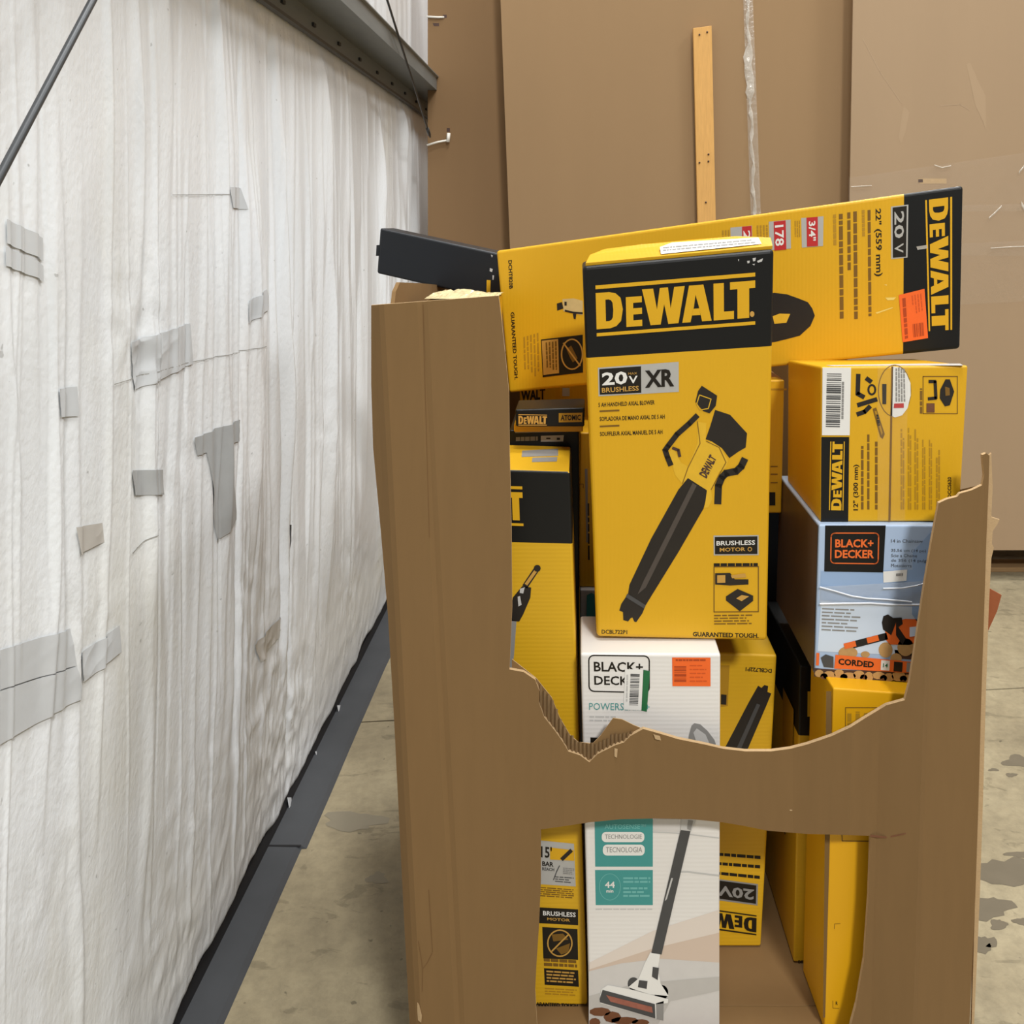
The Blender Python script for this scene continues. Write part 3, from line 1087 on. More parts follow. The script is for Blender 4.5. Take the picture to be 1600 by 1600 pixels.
# side and back panels
def side_panel(name, x_top, x_bot, prof, th):
    """prof: [(y, ztop)] along depth"""
    vs, fs = [], []
    for yv, zt in prof:
        for z in (GZ, zt):
            t = (z - GZ) / (1.37 - GZ)
            xx = lerp(x_bot, x_top, t)
            vs += [(xx, yv, z), (xx + th, yv, z)]
    for i in range(len(prof) - 1):
        a = i * 4
        b = a + 4
        fs += [(a, a + 2, b + 2, b), (a + 1, b + 1, b + 3, a + 3), (a + 2, a + 3, b + 3, b + 2), (a, b, b + 1, a + 1)]
    e = (len(prof) - 1) * 4
    fs += [(0, 1, 3, 2), (e, e + 2, e + 3, e + 1)]
    return fixn(mk(name, vs, fs, KRAFT, gl))


side_panel('side_panel', -0.338, -0.276, [(1.482, 1.355), (1.60, 1.355), (1.62, 1.378), (1.66, 1.392), (1.85, 1.378), (2.25, 1.345)], 0.007)
side_panel('side_panel', 0.667, 0.630, [(1.475, 1.07), (1.6, 1.02), (1.8, 0.96), (2.25, 0.96)], 0.007)
box('back_panel', (-0.325, 2.25, GZ), (0.668, 2.257, 1.18), KRAFT, gl)
box('bottom_flap', (-0.27, 1.462, GZ - 0.001), (0.63, 1.54, GZ + 0.006), KRAFTIN, gl, 0.001)
box('bottom_flap', (-0.27, 1.542, GZ - 0.001), (0.63, 2.248, GZ + 0.005), KRAFTIN, gl, 0.001)
# reddish brown scrap folded out at the right side
sc = [W(1541, 918, 1.50), W(1547, 920, 1.50), W(1565, 930, 1.50), W(1558, 955, 1.50), (W(1542, 990, 1.50))]
mk('folded_out_scrap', sc + [v + Vector((0.0, 0.004, 0)) for v in sc], [(0, 1, 2, 3, 4), (9, 8, 7, 6, 5)] + [(i, 5 + i, 5 + (i + 1) % 5, (i + 1) % 5) for i in range(5)], mat('reddish_board', rgb(150, 86, 54), 0.8, 0.2, 0.15, 60), gl)
fr = Face.from3(gl, W(1240, 1200, gd(1240, 1200) - 0.001), W(1320, 1200, gd(1320, 1200) - 0.001), W(1240, 1300, gd(1240, 1300) - 0.001))
fr.polys('scratch', [[(1218, 1264), (1238, 1265), (1238, 1267), (1218, 1267)]], KRAFTRAW, 1)
frb = Face.from3(gl, W(1360, 1200, gd(1385, 1200) - 0.008), W(1450, 1200, gd(1450, 1200) - 0.003), W(1385, 1306, gd(1385, 1306) - 0.008))
ct = [(1360, 1304), (1386, 1307), (1412, 1302), (1440, 1295), (1412, 1304), (1386, 1310), (1360, 1308)]
vs = [W(x, y, gd(x, y) - 0.0006) for x, y in ct]
mk('knife_cut', vs, [(0, 1, 5, 6), (1, 2, 4, 5), (2, 3, 4)], LOGD, gl)

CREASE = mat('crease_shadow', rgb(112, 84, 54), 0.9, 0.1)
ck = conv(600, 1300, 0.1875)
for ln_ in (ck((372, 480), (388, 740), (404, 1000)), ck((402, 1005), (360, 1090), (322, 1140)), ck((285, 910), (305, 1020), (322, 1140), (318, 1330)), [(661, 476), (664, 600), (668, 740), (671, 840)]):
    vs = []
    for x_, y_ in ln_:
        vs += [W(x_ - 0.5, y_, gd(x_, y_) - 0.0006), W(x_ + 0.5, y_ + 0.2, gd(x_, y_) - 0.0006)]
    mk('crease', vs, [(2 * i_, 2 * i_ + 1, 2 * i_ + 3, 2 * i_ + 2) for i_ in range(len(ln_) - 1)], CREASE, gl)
sc = [(652, 1567), (655, 1572), (659, 1588), (658, 1598), (653, 1594), (652, 1580)]
vs = [W(x_, y_, gd(x_, y_) - 0.002) for x_, y_ in sc]
mk('torn_scrap', vs + [v + Vector((0, 0.0015, 0)) for v in vs], [tuple(range(6)), tuple(range(11, 5, -1))] + [(i_, 6 + i_, 6 + (i_ + 1) % 6, (i_ + 1) % 6) for i_ in range(6)], KRAFTRAW, gl)

# ------------------------------------------------------------------ cartons
GOODS = 'tool cartons in the torn bin'


def new_carton(label, name, q, ext, m, axis=None, cuts=(), bev=0.004, mats=None, group=GOODS, top=None, ext_b=None):
    r_ = thing(name, label, 'box', base_of(q, ext), group)
    carton(r_, q, ext, m, axis, cuts, bev, 'body', mats, top, ext_b)
    return r_


# --- blower carton standing up front
pl = Face.from3(None, W(912, 418, 1.510), W(1208, 388, 1.510), W(932, 1000, 1.545))
q = [pl.at(910, 416, 0), pl.at(1210, 389, 0), pl.at(1199, 1002, 0), pl.at(932, 996, 0)]
xr = new_carton('tall yellow carton with black header and handheld blower picture, standing up at the front', 'blower_carton', q, (0, 0.19, 0), YEL, 'v',
                [(0.243, 1), (1, 0)], 0.007, [YEL, BLK])
f = Face(xr, pl.p, pl.n)
k1 = conv(890, 360, 0.2125)
k2 = conv(890, 680, 0.2125)
brand(f, k1((190, 405), (1365, 310), (1365, 693), (200, 780)), YINK, 2)
f.polys('trade_mark', [ell(k1((1342, 615))[0], 3.6, 4.6, 10)], TAN, 2)
bd = f.polys('voltage_badge', [k1((208, 1010), (802, 966), (803, 1187), (213, 1220))], SIL, 1)
f.polys('badge_panel', [k1((218, 1020), (525, 999), (527, 1194), (222, 1208))], BLKT, 2, bd)
f.text('20', k1((236, 1046), (425, 1034), (425, 1130), (240, 1142)), WHT, 3, 0.03, bd)
f.text('V', k1((435, 1072), (500, 1068), (500, 1122), (435, 1127)), WHT, 3, 0.02, bd)
f.text('MAX', k1((432, 1046), (496, 1042), (496, 1058), (432, 1062)), TAN, 3, 0.0, bd)
f.text('BRUSHLESS', k1((236, 1158), (508, 1142), (509, 1178), (238, 1194)), TAN, 3, 0.02, bd)
f.text('XR', k1((552, 1032), (768, 1016), (769, 1146), (555, 1158)), BLKT, 3, 0.035, bd)
f.text('5 AH HANDHELD AXIAL BLOWER', k1((212, 1268), (625, 1248), (625, 1280), (213, 1299)), BLKT, 1, 0.02)
f.text('SOPLADORA DE MANO AXIAL DE 5 AH', k1((221, 1371), (700, 1353), (700, 1385), (222, 1403)), BLKT, 1, 0.02)
f.text('SOUFFLEUR AXIAL MANUEL DE 5 AH', k1((222, 1482), (683, 1465), (684, 1497), (224, 1513)), BLKT, 1, 0.02)
f.polys('rule', [k1((220, 1324), (366, 1317), (366, 1330), (220, 1337)), k1((222, 1435), (366, 1429), (366, 1442), (222, 1448))], BRN, 1)
# blower picture
pic = f.polys('blower_picture', [k2((870, 315), (1010, 405), (1000, 480), (985, 540), (800, 860), (560, 1250), (535, 1310), (490, 1375), (475, 1370), (462, 1340), (450, 1345), (430, 1370), (395, 1360), (392, 1300), (365, 1290), (380, 1240), (430, 1165), (440, 1100), (600, 760), (800, 400))], PICK, 1)
f.polys('tube_highlight', [k2((905, 350), (935, 370), (880, 480), (560, 1120), (500, 1170), (540, 1080))], mat('picture_grey', rgb(78, 70, 64), 0.45, 0.4, 0.15, 30), 2, pic)
f.polys('housing', [k2((1000, 30), (1035, -70), (1070, -186), (1120, -170), (1180, -150), (1305, -14), (1295, 90), (1240, 122), (1175, 168), (1120, 95), (1045, 45))], PICK, 1, pic)
f.polys('nozzle_ring', [k2((425, 1165), (560, 1250), (548, 1275), (412, 1190))], DGRY, 2, pic)
f.polys('yellow_body', [k2((940, -100), (1005, -90), (1000, 45), (1045, 50), (1110, 90), (1165, 185), (1150, 240), (1100, 270), (1040, 400), (1050, 470), (1020, 530), (990, 535), (1000, 480), (1010, 405), (870, 315), (830, 360), (775, 290), (730, 130), (760, 90), (820, 200), (870, 230), (940, 60))], PICY, 1, pic)
f.text('DEWALT', k2((950, 285), (1032, 138), (1082, 172), (1008, 320)), LOGB, 2, 0.05, pic)
f.strokes('body_outline', [k2((940, -100), (960, 60), (870, 240), (830, 355)), k2((1005, 45), (1100, 90), (1150, 200), (1040, 400))], 1.2, BRN, 2, pic)
f.polys('battery', [k1((972, 1142), (1085, 1215), (1075, 1290), (1030, 1345), (985, 1330), (925, 1262), (945, 1180))], PICK, 2, pic)
f.strokes('battery_outline', [k1((955, 1210), (1040, 1240), (1020, 1310), (960, 1320), (935, 1275), (955, 1210))], 1.4, PICY, 3, pic)
f.strokes('grip', [k1((935, 1365), (880, 1420), (790, 1500), (725, 1585)) + k2((703, 110), (720, 160), (742, 215))], 8.5, PICK, 2, pic)
f.strokes('trigger', [k2((760, 95), (800, 110), (810, 155))], 4.5, LOGB, 3, pic)
f.strokes('front_handle', [k2((1285, 182), (1262, 230), (1225, 265), (1150, 280), (1120, 310), (1095, 370), (1090, 495))], 11, PICK, 2, pic)
# brushless badge, kit box, texts
bd = f.polys('motor_badge', [k2((1058, 738), (1390, 734), (1390, 882), (1060, 884))], SIL, 1)
f.polys('badge_panel', [k2((1068, 748), (1381, 744), (1381, 873), (1069, 875))], BLKT, 2, bd)
f.text('BRUSHLESS', k2((1080, 778), (1364, 772), (1364, 806), (1080, 812)), WHT, 3, 0.02, bd)
f.text('MOTOR', k2((1104, 828), (1292, 824), (1292, 852), (1104, 857)), TAN, 3, 0.02, bd)
f.ring('dot', k2((1325, 838))[0], 3.5, 3.5, 1.2, TAN, 3, bd, 12)
kb = f.strokes('kit_picture', [k2((1062, 968), (1388, 966), (1388, 1298), (1062, 1300))], 1.6, BRN, 1, None, True)
f.greek(k2((1060, 942), (1388, 940), (1388, 966), (1060, 968)), 1, BLKT, 1, 0.9, 5, 0.02, kb)
f.polys('battery', [k2((1070, 1015), (1180, 1012), (1215, 1060), (1315, 1060), (1315, 1098), (1180, 1105), (1070, 1098))], PICK, 2, kb)
f.polys('battery_label', [k2((1085, 1030), (1145, 1028), (1145, 1085), (1085, 1087)), k2((1185, 1030), (1290, 1015), (1300, 1045), (1195, 1052))], TAN, 3, kb)
f.polys('charger', [k2((1150, 1185), (1235, 1130), (1350, 1180), (1350, 1218), (1252, 1295), (1150, 1215))], PICK, 2, kb)
f.polys('charger_top', [k2((1225, 1200), (1265, 1175), (1320, 1185), (1265, 1220))], TAN, 3, kb)
f.greek(k2((1062, 1322), (1388, 1318), (1388, 1400), (1062, 1404)), 4, BRN, 1, 0.45, 9, 0.3, kb, 0.2)
f.text('DCBL722P1', k2((236, 1430), (424, 1434), (424, 1464), (236, 1460)), BLKT, 1, 0.02)
f.text('GUARANTEED TOUGH.', k2((906, 1446), (1390, 1458), (1390, 1492), (906, 1480)), BLKT, 1, 0.03)
f.polys('scuff', [k1((1305, 225), (1325, 222), (1322, 240), (1308, 242)), k1((1345, 205), (1370, 200), (1365, 225), (1350, 228)), k1((1378, 225), (1422, 205), (1415, 228), (1385, 238)), k1((1342, 248), (1362, 245), (1358, 258)), k1((1238, 215), (1246, 212), (1244, 230))], LGRY, 2)
# lifted top flap with a white label
tl, trr = q[0], q[1]
fl = [W(915, 411, 1.515), W(1207, 384, 1.515), W(1204, 371, 1.60), W(1150, 369, 1.62), W(1080, 374, 1.62), W(1000, 382, 1.62), W(945, 389, 1.62), W(922, 398, 1.60)]
flap = mk('top_flap', fl + [v - Vector((0, -0.002, 0.006)) for v in fl], [tuple(range(8)), tuple(range(15, 7, -1))] + [(i, 8 + i, 8 + (i + 1) % 8, (i + 1) % 8) for i in range(8)], YEL, xr)
fixn(flap)
f2 = Face.from3(xr, W(915, 411, 1.515), W(1207, 384, 1.515), W(1080, 374, 1.62))
ls = f2.polys('white_label', [[(1031, 386), (1050, 379), (1185, 371), (1190, 381), (1100, 390), (1033, 397)]], WHT, 2)
f2.greek([(1036, 386), (1184, 373), (1184, 381), (1036, 394)], 2, GRY, 3, 0.5, 2, 0.05, ls, 0.05)

# --- long hedge trimmer carton lying across the top
pl = Face.from3(None, W(1505, 290, 1.72), W(775, 391, 1.94), W(1501, 545, 1.72))
q = [pl.at(775, 392, 0), pl.at(1505, 290, 0), pl.at(1500, 545, 0), pl.at(795, 614, 0)]
nn = -pl.n
lc = new_carton('long yellow carton with hedge trimmer print and black end band, lying across the top', 'hedge_trimmer_carton', q, nn * 0.12, YEL, 'u', [(0.886, 0), (1, 1)], 0.006, [YEL, BLK])
f = Face(lc, pl.p, pl.n)
c8 = conv(1100, 270, 0.275)
cdd = conv(1220, 300, 0.1875)
c7 = conv(560, 320, 0.25)
brand(f, cw(cdd((1203, 68), (1428, 40), (1428, 1148), (1232, 1160))), YINK, 2)
bd = f.polys('voltage_badge', [cdd((918, 122), (1063, 105), (1056, 546), (920, 560))], SIL, 1)
f.polys('badge_panel', [cdd((932, 130), (1050, 116), (1044, 538), (934, 548))], BLKT, 2, bd)
f.text('20', cw(cdd((946, 165), (1028, 155), (1026, 380), (946, 390))), SIL, 3, 0.02, bd)
f.text('V', cw(cdd((948, 432), (1022, 425), (1020, 505), (948, 512))), SIL, 3, 0.01, bd)
f.text('22" (559 mm)', cw(cdd((776, 140), (836, 136), (850, 700), (778, 706))), BLKT, 1, 0.02)
for i, (x0, x1, y0, y1) in enumerate(((720, 748, 152, 1050), (600, 634, 164, 1062), (480, 516, 185, 1090))):
    f.greek(cw(cdd((x0, y0), (x1, y0 - 4), (x1 + 8, y1), (x0 + 8, y1 + 3))), 1, BRN, 1, 0.9, 20 + i, 0.02, None, 0.09)
for i, (x0, x1, y0, y1) in enumerate(((672, 698, 152, 370), (550, 580, 172, 672), (432, 460, 190, 442))):
    f.greek(cw(cdd((x0, y0), (x1, y0 - 4), (x1 + 4, y1), (x0 + 4, y1 + 3))), 1, OLV if i != 1 else BRN, 1, 0.9, 30 + i, 0.02, None, 0.2)
for i, (gq, rq, tq, s) in enumerate((
        (cdd((170, 218), (356, 202), (352, 450), (176, 464)), cdd((214, 214), (308, 206), (310, 450), (218, 456)), cdd((232, 245), (290, 238), (292, 405), (236, 412)), '3/4"'),
        (c8((368, 278), (492, 266), (494, 430), (372, 440)), c8((396, 278), (464, 270), (468, 436), (400, 442)), c8((402, 300), (452, 294), (455, 412), (405, 418)), '178'),
        (c8((150, 312), (272, 300), (276, 460), (154, 470)), c8((216, 306), (270, 301), (272, 440), (218, 446)), c8((224, 330), (262, 326), (264, 440), (226, 444)), '24'))):
    bd = f.polys('spec_badge', [gq], SIL, 1)
    f.polys('red_panel', [rq], RED, 2, bd)
    f.text(s, cw(tq), WHT, 3, 0.02, bd)
f.greek(cw(cdd((108, 240), (160, 238), (162, 400), (110, 410))), 3, OLV, 1, 0.6, 41, 0.3, None, 0.3)
f.greek(cw(c8((292, 300), (362, 296), (364, 390), (294, 396))), 4, OLV, 1, 0.6, 42, 0.3, None, 0.3)
f.greek(cw(c8((95, 328), (145, 324), (147, 440), (97, 446))), 3, OLV, 1, 0.6, 43, 0.3, None, 0.3)
pic = f.polys('trimmer_picture', [c8((330, 690), (400, 682), (470, 690), (540, 715), (590, 735), (615, 770), (630, 812), (605, 870), (545, 925), (470, 945), (400, 962), (300, 970), (240, 900), (250, 760))], PICK, 1)
f.polys('yellow_part', [c8((390, 815), (430, 800), (490, 802), (468, 852), (400, 858))], PICY, 2, pic)
f.polys('blade', [c7((1240, 617), (1272, 608), (1282, 648), (1242, 662))], PICK, 1, pic)
f.polys('blade_housing', [c7((1275, 590), (1345, 585), (1402, 600), (1402, 690), (1350, 680), (1282, 665))], mat('picture_pale', rgb(204, 178, 120), 0.5, 0.4, 0.15, 60), 1, pic)
f.polys('blade_teeth', [c7((1290, 655), (1345, 668), (1402, 672), (1402, 684), (1350, 680), (1290, 668)), c7((1340, 680), (1362, 682), (1358, 715), (1346, 712)), c7((1288, 605), (1302, 606), (1302, 630), (1288, 630))], PICK, 2, pic)
stk = f.polys('orange_sticker', [c8((1107, 695), (1253, 659), (1273, 939), (1129, 963))], ORG, 3)
f.bars(cw(c8((1185, 860), (1248, 850), (1254, 925), (1190, 935))), 10, ORGD, 4, 8, stk)
f.greek(cw(c8((1122, 715), (1145, 710), (1160, 945), (1138, 950))), 1, ORGD, 4, 0.8, 12, 0.05, stk, 0.2)
f.greek(cw(c8((1170, 700), (1235, 685), (1245, 800), (1180, 812))), 4, mat('orange_print_mid', rgb(206, 84, 30), 0.5, 0.4), 4, 0.4, 13, 0.6, stk, 0.3)
f.text('DCHT820B', cw(c7((936, 348), (960, 345), (966, 524), (942, 527))), BLKT, 1, 0.03)
f.text('GUARANTEED TOUGH.', cw(c7((950, 672), (974, 669), (998, 1090), (976, 1095))), BLKT, 1, 0.03)
f.greek(cw(c7((1020, 830), (1125, 800), (1132, 1080), (1028, 1088))), 5, OLV, 1, 0.5, 44, 0.35, None, 0.2)
wp = f.polys('warning_panel', [c7((1140, 842), (1402, 812), (1404, 1048), (1152, 1078))], BLKT, 1)
f.polys('tan_panel', [c7((1146, 850), (1248, 838), (1254, 1052), (1156, 1064))], TAN, 2, wp)
f.greek(cw(c7((1160, 862), (1238, 852), (1242, 1040), (1168, 1050))), 4, BRN, 3, 0.5, 45, 0.2, wp, 0.2)
f.ring('prohibition_ring', c7((1335, 934))[0], 17.5, 24.5, 2.2, TAN, 2, wp)
f.strokes('prohibition_bar', [c7((1282, 865), (1385, 1005))], 2.4, TAN, 3, wp)
f.polys('prohibition_drawing', [c7((1300, 900), (1330, 880), (1350, 920), (1370, 960), (1340, 985), (1320, 950))], BRN, 2, wp)
f.polys('scuff', [cdd((870, 880), (960, 878), (940, 900), (890, 902)), cdd((860, 772), (885, 770), (882, 782)), cdd((790, 1005), (930, 960), (935, 966), (800, 1015))], mat('pale_scuff', rgb(232, 206, 110), 0.4, 0.5), 1)
f.polys('tape_glint', [cdd((1130, 455), (1220, 440), (1222, 470), (1140, 482))], clear_tape('end_glint_film', 0.5), 3)  # pale film painted as a glint on the end tape

# --- chainsaw carton, upper right
pl = Face(None, W(1400, 700, 1.545), (0, -1, 0))
q = [pl.at(1283, 573, 0), pl.at(1513, 571, 0), pl.at(1499, 815, 0), pl.at(1282, 816, 0)]
sw = new_carton('square yellow chainsaw carton with barcode label, on top of the pale blue carton', 'chainsaw_carton', q, (0, 0.245, -0.026), YEL, bev=0.004, ext_b=(0, 0.245, 0))
f = Face(sw, pl.p, pl.n)
c5 = conv(1180, 550, 0.225)
lb = f.polys('barcode_label', [c5((468, 108), (666, 108), (656, 578), (464, 578))], WHT, 2)
f.bars(c5((498, 140), (600, 142), (588, 522), (490, 520)), 26, DGRY, 3, 11, lb)
f.greek(ccw(c5((602, 200), (622, 200), (616, 466), (598, 466))), 1, GRY, 3, 0.8, 14, 0.02, lb, 0.08)
bp_ = f.polys('brand_panel', [c5((460, 590), (653, 590), (646, 1178), (456, 1178))], BLK, 1)
brand(f, ccw(c5((522, 622), (622, 622), (612, 1100), (512, 1098))), YINK, 2, bp_)
pic = f.strokes('chainsaw_picture', [c5((716, 160), (712, 290), (752, 312)), c5((775, 185), (802, 205)), c5((716, 368), (840, 330)), c5((712, 432), (760, 415), (795, 380))], 7, PICK, 1)
f.ring('handle_ring', c5((810, 262))[0], 7, 9, 3.2, PICK, 1, pic, 16)
f.polys('guide_bar', [c5((815, 395), (840, 385), (900, 570), (885, 605), (868, 590))], BRN, 1, pic)
f.polys('bar_centre', [c5((828, 410), (842, 408), (885, 560), (878, 580))], OLV, 2, pic)
f.greek(ccw(c5((840, 430), (860, 430), (872, 510), (852, 512))), 1, PICK, 3, 0.8, 15, 0.05, pic, 0.3)
rsx = f.ring('round_seal', c5((968, 270))[0], 26, 41, 1.3, BRN, 1)
f.polys('white_half', [c5((955, 100), (1010, 108), (1050, 150), (1078, 215), (1080, 300), (1058, 390), (1020, 440), (970, 455), (940, 440), (950, 300))], WHT, 2, rsx)
f.greek(ccw(c5((975, 105), (1045, 110), (1050, 345), (975, 345))), 4, GRY, 3, 0.6, 16, 0.1, rsx, 0.15)
f.polys('red_mark', [c5((965, 358), (1032, 356), (1032, 388), (962, 390))], RED, 3, rsx)
f.polys('dark_mark', [c5((882, 222), (912, 222), (910, 362), (884, 362))], BLKT, 2, rsx)
kb = f.strokes('kit_picture', [rc(c5, 1166, 170, 1404, 428)], 1.3, BRN, 1, None, True)
f.strokes('battery', [c5((1210, 205), (1250, 205), (1255, 320), (1205, 325))], 5, PICK, 2, kb)
f.polys('charger', [c5((1322, 190), (1352, 190), (1382, 275), (1352, 370), (1318, 378), (1282, 320), (1285, 262))], PICK, 2, kb)
f.polys('charger_top', [c5((1318, 240), (1350, 250), (1352, 300), (1322, 305))], BRN, 3, kb)
f.polys('grey_mark', [rc(c5, 1190, 356, 1246, 420)], LOGD, 2, kb)
f.greek(ccw(rc(c5, 1144, 250, 1164, 428)), 1, BRN, 1, 0.8, 51, 0.05, kb, 0.3)
f.text('12" (300 mm)', ccw(rc(c5, 680, 782, 724, 1100)), BLKT, 1, 0.02)
for i, (x0, x1, y0) in enumerate(((735, 760, 650), (778, 800, 560), (832, 858, 600), (1010, 1040, 465), (1060, 1088, 450), (1106, 1138, 455), (1160, 1186, 600), (1206, 1232, 600), (1256, 1288, 650))):
    f.greek(ccw(rc(c5, x0, y0, x1, 1094)), 2 if i > 2 else 1, OLV if i > 2 else BRN, 1, 0.7, 60 + i, 0.25 if i > 2 else 0.02, None, 0.12)
f.text('DCCS620', ccw(rc(c5, 1336, 868, 1362, 1012)), BLKT, 1, 0.02)
f.polys('seam', [c5((946, 100), (958, 100), (940, 1178), (926, 1178))], mat('seam_brown', rgb(120, 84, 30), 0.7, 0.2), 2)  # brown line down the carton's seam
f.polys('packing_tape', [c5((850, 98), (1064, 98), (1040, 1178), (850, 1178))], TAPE2, 4)
f3 = Face.from3(sw, q[0], q[1], q[0] + Vector((0, 0.245, -0.026)))
f3.polys('white_scuff', [[(1290, 570.5), (1440, 568), (1500, 568), (1505, 571), (1440, 571), (1300, 572)]], LGRY, 1)

# --- pale blue chainsaw carton below it
pl = Face(None, W(1350, 940, 1.53), (0, -1, 0))
q = [pl.at(1280, 820, 0), pl.at(1500, 821, 0), pl.at(1490, 1067, 0), pl.at(1273, 1055, 0)]
bl = new_carton('pale blue carton with orange corded chainsaw on logs, under the square yellow carton', 'corded_chainsaw_carton', q, (0, 0.30, 0), BLU, bev=0.003)
f = Face(bl, pl.p, pl.n)
c6 = conv(1200, 800, 0.25)
f.polys('sky_print', [c6((332, 560), (1000, 600), (940, 900), (310, 870))], BLU3, 1)
f.polys('sky_print', [c6((330, 370), (1030, 360), (1010, 590), (325, 550))], BLU2, 1)
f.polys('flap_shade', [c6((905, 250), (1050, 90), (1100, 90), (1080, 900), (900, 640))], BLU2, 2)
bp_ = f.polys('brand_panel', [c6((358, 84), (736, 84), (720, 378), (352, 372))], BLK, 2)
f.strokes('logo_frame', [rrect(c6((395, 132), (692, 132), (688, 324), (392, 320)), 0.12, 1.5)], 1.7, ORG2, 3, bp_, True)
f.text('BLACK+', c6((420, 170), (660, 170), (658, 222), (420, 222)), ORG2, 3, 0.03, bp_)
f.text('DECKER', c6((418, 236), (664, 236), (662, 290), (418, 288)), ORG2, 3, 0.03, bp_)
f.text('14 in Chainsaw', c6((770, 170), (968, 172), (967, 193), (770, 191)), DGRY, 3, 0.0)
f.text('35,56 cm (14 po)', c6((770, 231), (988, 234), (987, 256), (770, 253)), DGRY, 3, 0.0)
f.text('Scie a Chaine', c6((770, 262), (932, 264), (931, 283), (770, 281)), DGRY, 3, 0.0)
f.text('de 356 (14 pulg)', c6((770, 293), (1000, 296), (1000, 319), (770, 316)), DGRY, 3, 0.0)
f.text('Motosierra', c6((770, 324), (898, 326), (897, 346), (770, 344)), DGRY, 3, 0.0)
lb = f.polys('white_label', [c6((720, 372), (870, 360), (865, 430), (722, 442))], WHT, 3)
f.greek(c6((800, 385), (845, 382), (845, 402), (800, 405)), 1, GRY, 4, 0.8, 2, 0.02, lb, 0.5)
f.greek(c6((338, 600), (585, 610), (580, 765), (334, 752)), 7, GRY, 2, 0.4, 17, 0.35, None, 0.25)
pic = f.polys('saw_picture', [c6((735, 720), (760, 690), (860, 668), (990, 672), (985, 800), (880, 832), (760, 828), (730, 790))], ORG2, 2)
f.polys('saw_dark', [c6((712, 690), (722, 650), (750, 640), (782, 662), (836, 660), (842, 700), (815, 720), (862, 790), (840, 830), (800, 770), (800, 690), (770, 770), (720, 735))], PICK, 3, pic)
f.polys('saw_window', [c6((885, 720), (935, 715), (925, 775), (885, 780))], BLU3, 3, pic)
f.strokes('guide_bar', [c6((540, 828), (735, 778))], 11, PICK, 2, pic)
f.strokes('guide_bar_mark', [c6((485, 838), (540, 824)), c6((628, 802), (682, 788))], 9, ORG2, 3, pic)
f.polys('logs', [ell(c6((500, 880))[0], 15, 10), ell(c6((735, 862))[0], 11, 12), ell(c6((860, 845))[0], 13, 14), ell(c6((608, 890))[0], 7, 5), ell(c6((800, 915))[0], 9, 8)], LOG, 2, pic)
f.polys('log_bark', [c6((790, 860), (860, 870), (940, 850), (940, 925), (800, 915)), ell(c6((930, 850))[0], 8, 9)], LOGB, 1, pic)
f.polys('log_pile', [c6((288, 975), (420, 985), (930, 1000), (900, 1064), (288, 1028))], LOGB, 1, pic)
f.polys('log_ends', [ell(c6((x, 1012 + 0.035 * (x - 290) + (6 if i % 2 else -4)))[0], 7 + (i * 3) % 5, 6 + i % 3, 10) for i, x in enumerate(range(320, 900, 62))], LOG, 2, pic)
f.polys('log_ends_red', [ell(c6((x, 1025 + 0.03 * (x - 290)))[0], 6, 5, 8) for x in range(350, 900, 124)], LOGD, 2, pic)
ob = f.polys('corded_band', [c6((422, 892), (960, 942), (955, 1010), (414, 978))], ORG2, 3)
f.text('CORDED', c6((440, 914), (664, 936), (660, 974), (440, 954)), BLKT, 4, 0.035, ob)
f.polys('white_square', [c6((708, 926), (762, 930), (758, 992), (704, 988))], WHT, 4, ob)
f.text('14', c6((720, 945), (750, 948), (748, 972), (718, 970)), GRN, 5, 0.02, ob)
f.polys('dark_square', [c6((788, 935), (842, 940), (838, 1000), (784, 996))], PICK, 4, ob)
f.polys('grey_square', [c6((868, 940), (922, 945), (918, 1005), (864, 1000))], GRY, 4, ob)
f.polys('plug_print', [c6((330, 910), (360, 890), (410, 905), (410, 975), (350, 968))], DGRY, 3)
f.polys('orange_edge', [c6((303, 880), (322, 882), (318, 960), (300, 958))], ORG2, 3)
# crinkled clear tape wrapped around the middle
vs, fs = [], []
for i in range(41):
    t = i / 40
    for j, v in enumerate((0, 0.35, 0.7, 1)):
        px, py = bil(c6((322, 468), (1010, 430), (990, 590), (322, 592)), t, 1 - v)
        vs.append(W(px, py, 1.53 - 0.0028 - 0.0022 * rr.random()))
for i in range(40):
    for j in range(3):
        a = i * 4 + j
        fs.append((a, a + 1, a + 5, a + 4))
mk('packing_tape', vs, fs, TAPE, bl, True)
ridge(c6((325, 470), (420, 495), (520, 525), (620, 540), (760, 548), (900, 562)), 1.525, 1.3, bl, GLINT)  # raised strips coloured pale as glints on the wrap
ridge(c6((325, 575), (480, 572), (640, 570), (800, 580), (985, 580)), 1.525, 1.6, bl, GLINT)
ridge(c6((720, 478), (840, 476), (920, 462), (1000, 440)), 1.525, 1.2, bl, GLINT)
# left side print, its dark brown holding the shade of the slot
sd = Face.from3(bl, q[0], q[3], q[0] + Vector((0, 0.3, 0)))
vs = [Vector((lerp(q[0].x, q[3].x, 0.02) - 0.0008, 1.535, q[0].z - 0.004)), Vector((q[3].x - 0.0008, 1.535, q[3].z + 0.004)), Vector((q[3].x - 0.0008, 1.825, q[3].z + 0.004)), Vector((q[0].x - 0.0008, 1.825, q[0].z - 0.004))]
mk('side_print', vs, [(0, 1, 2, 3)], mat('shaded_side_print', rgb(96, 76, 62), 0.45, 0.4, 0.5, 9, 0, 0, (1, 1, 0.4)), bl)

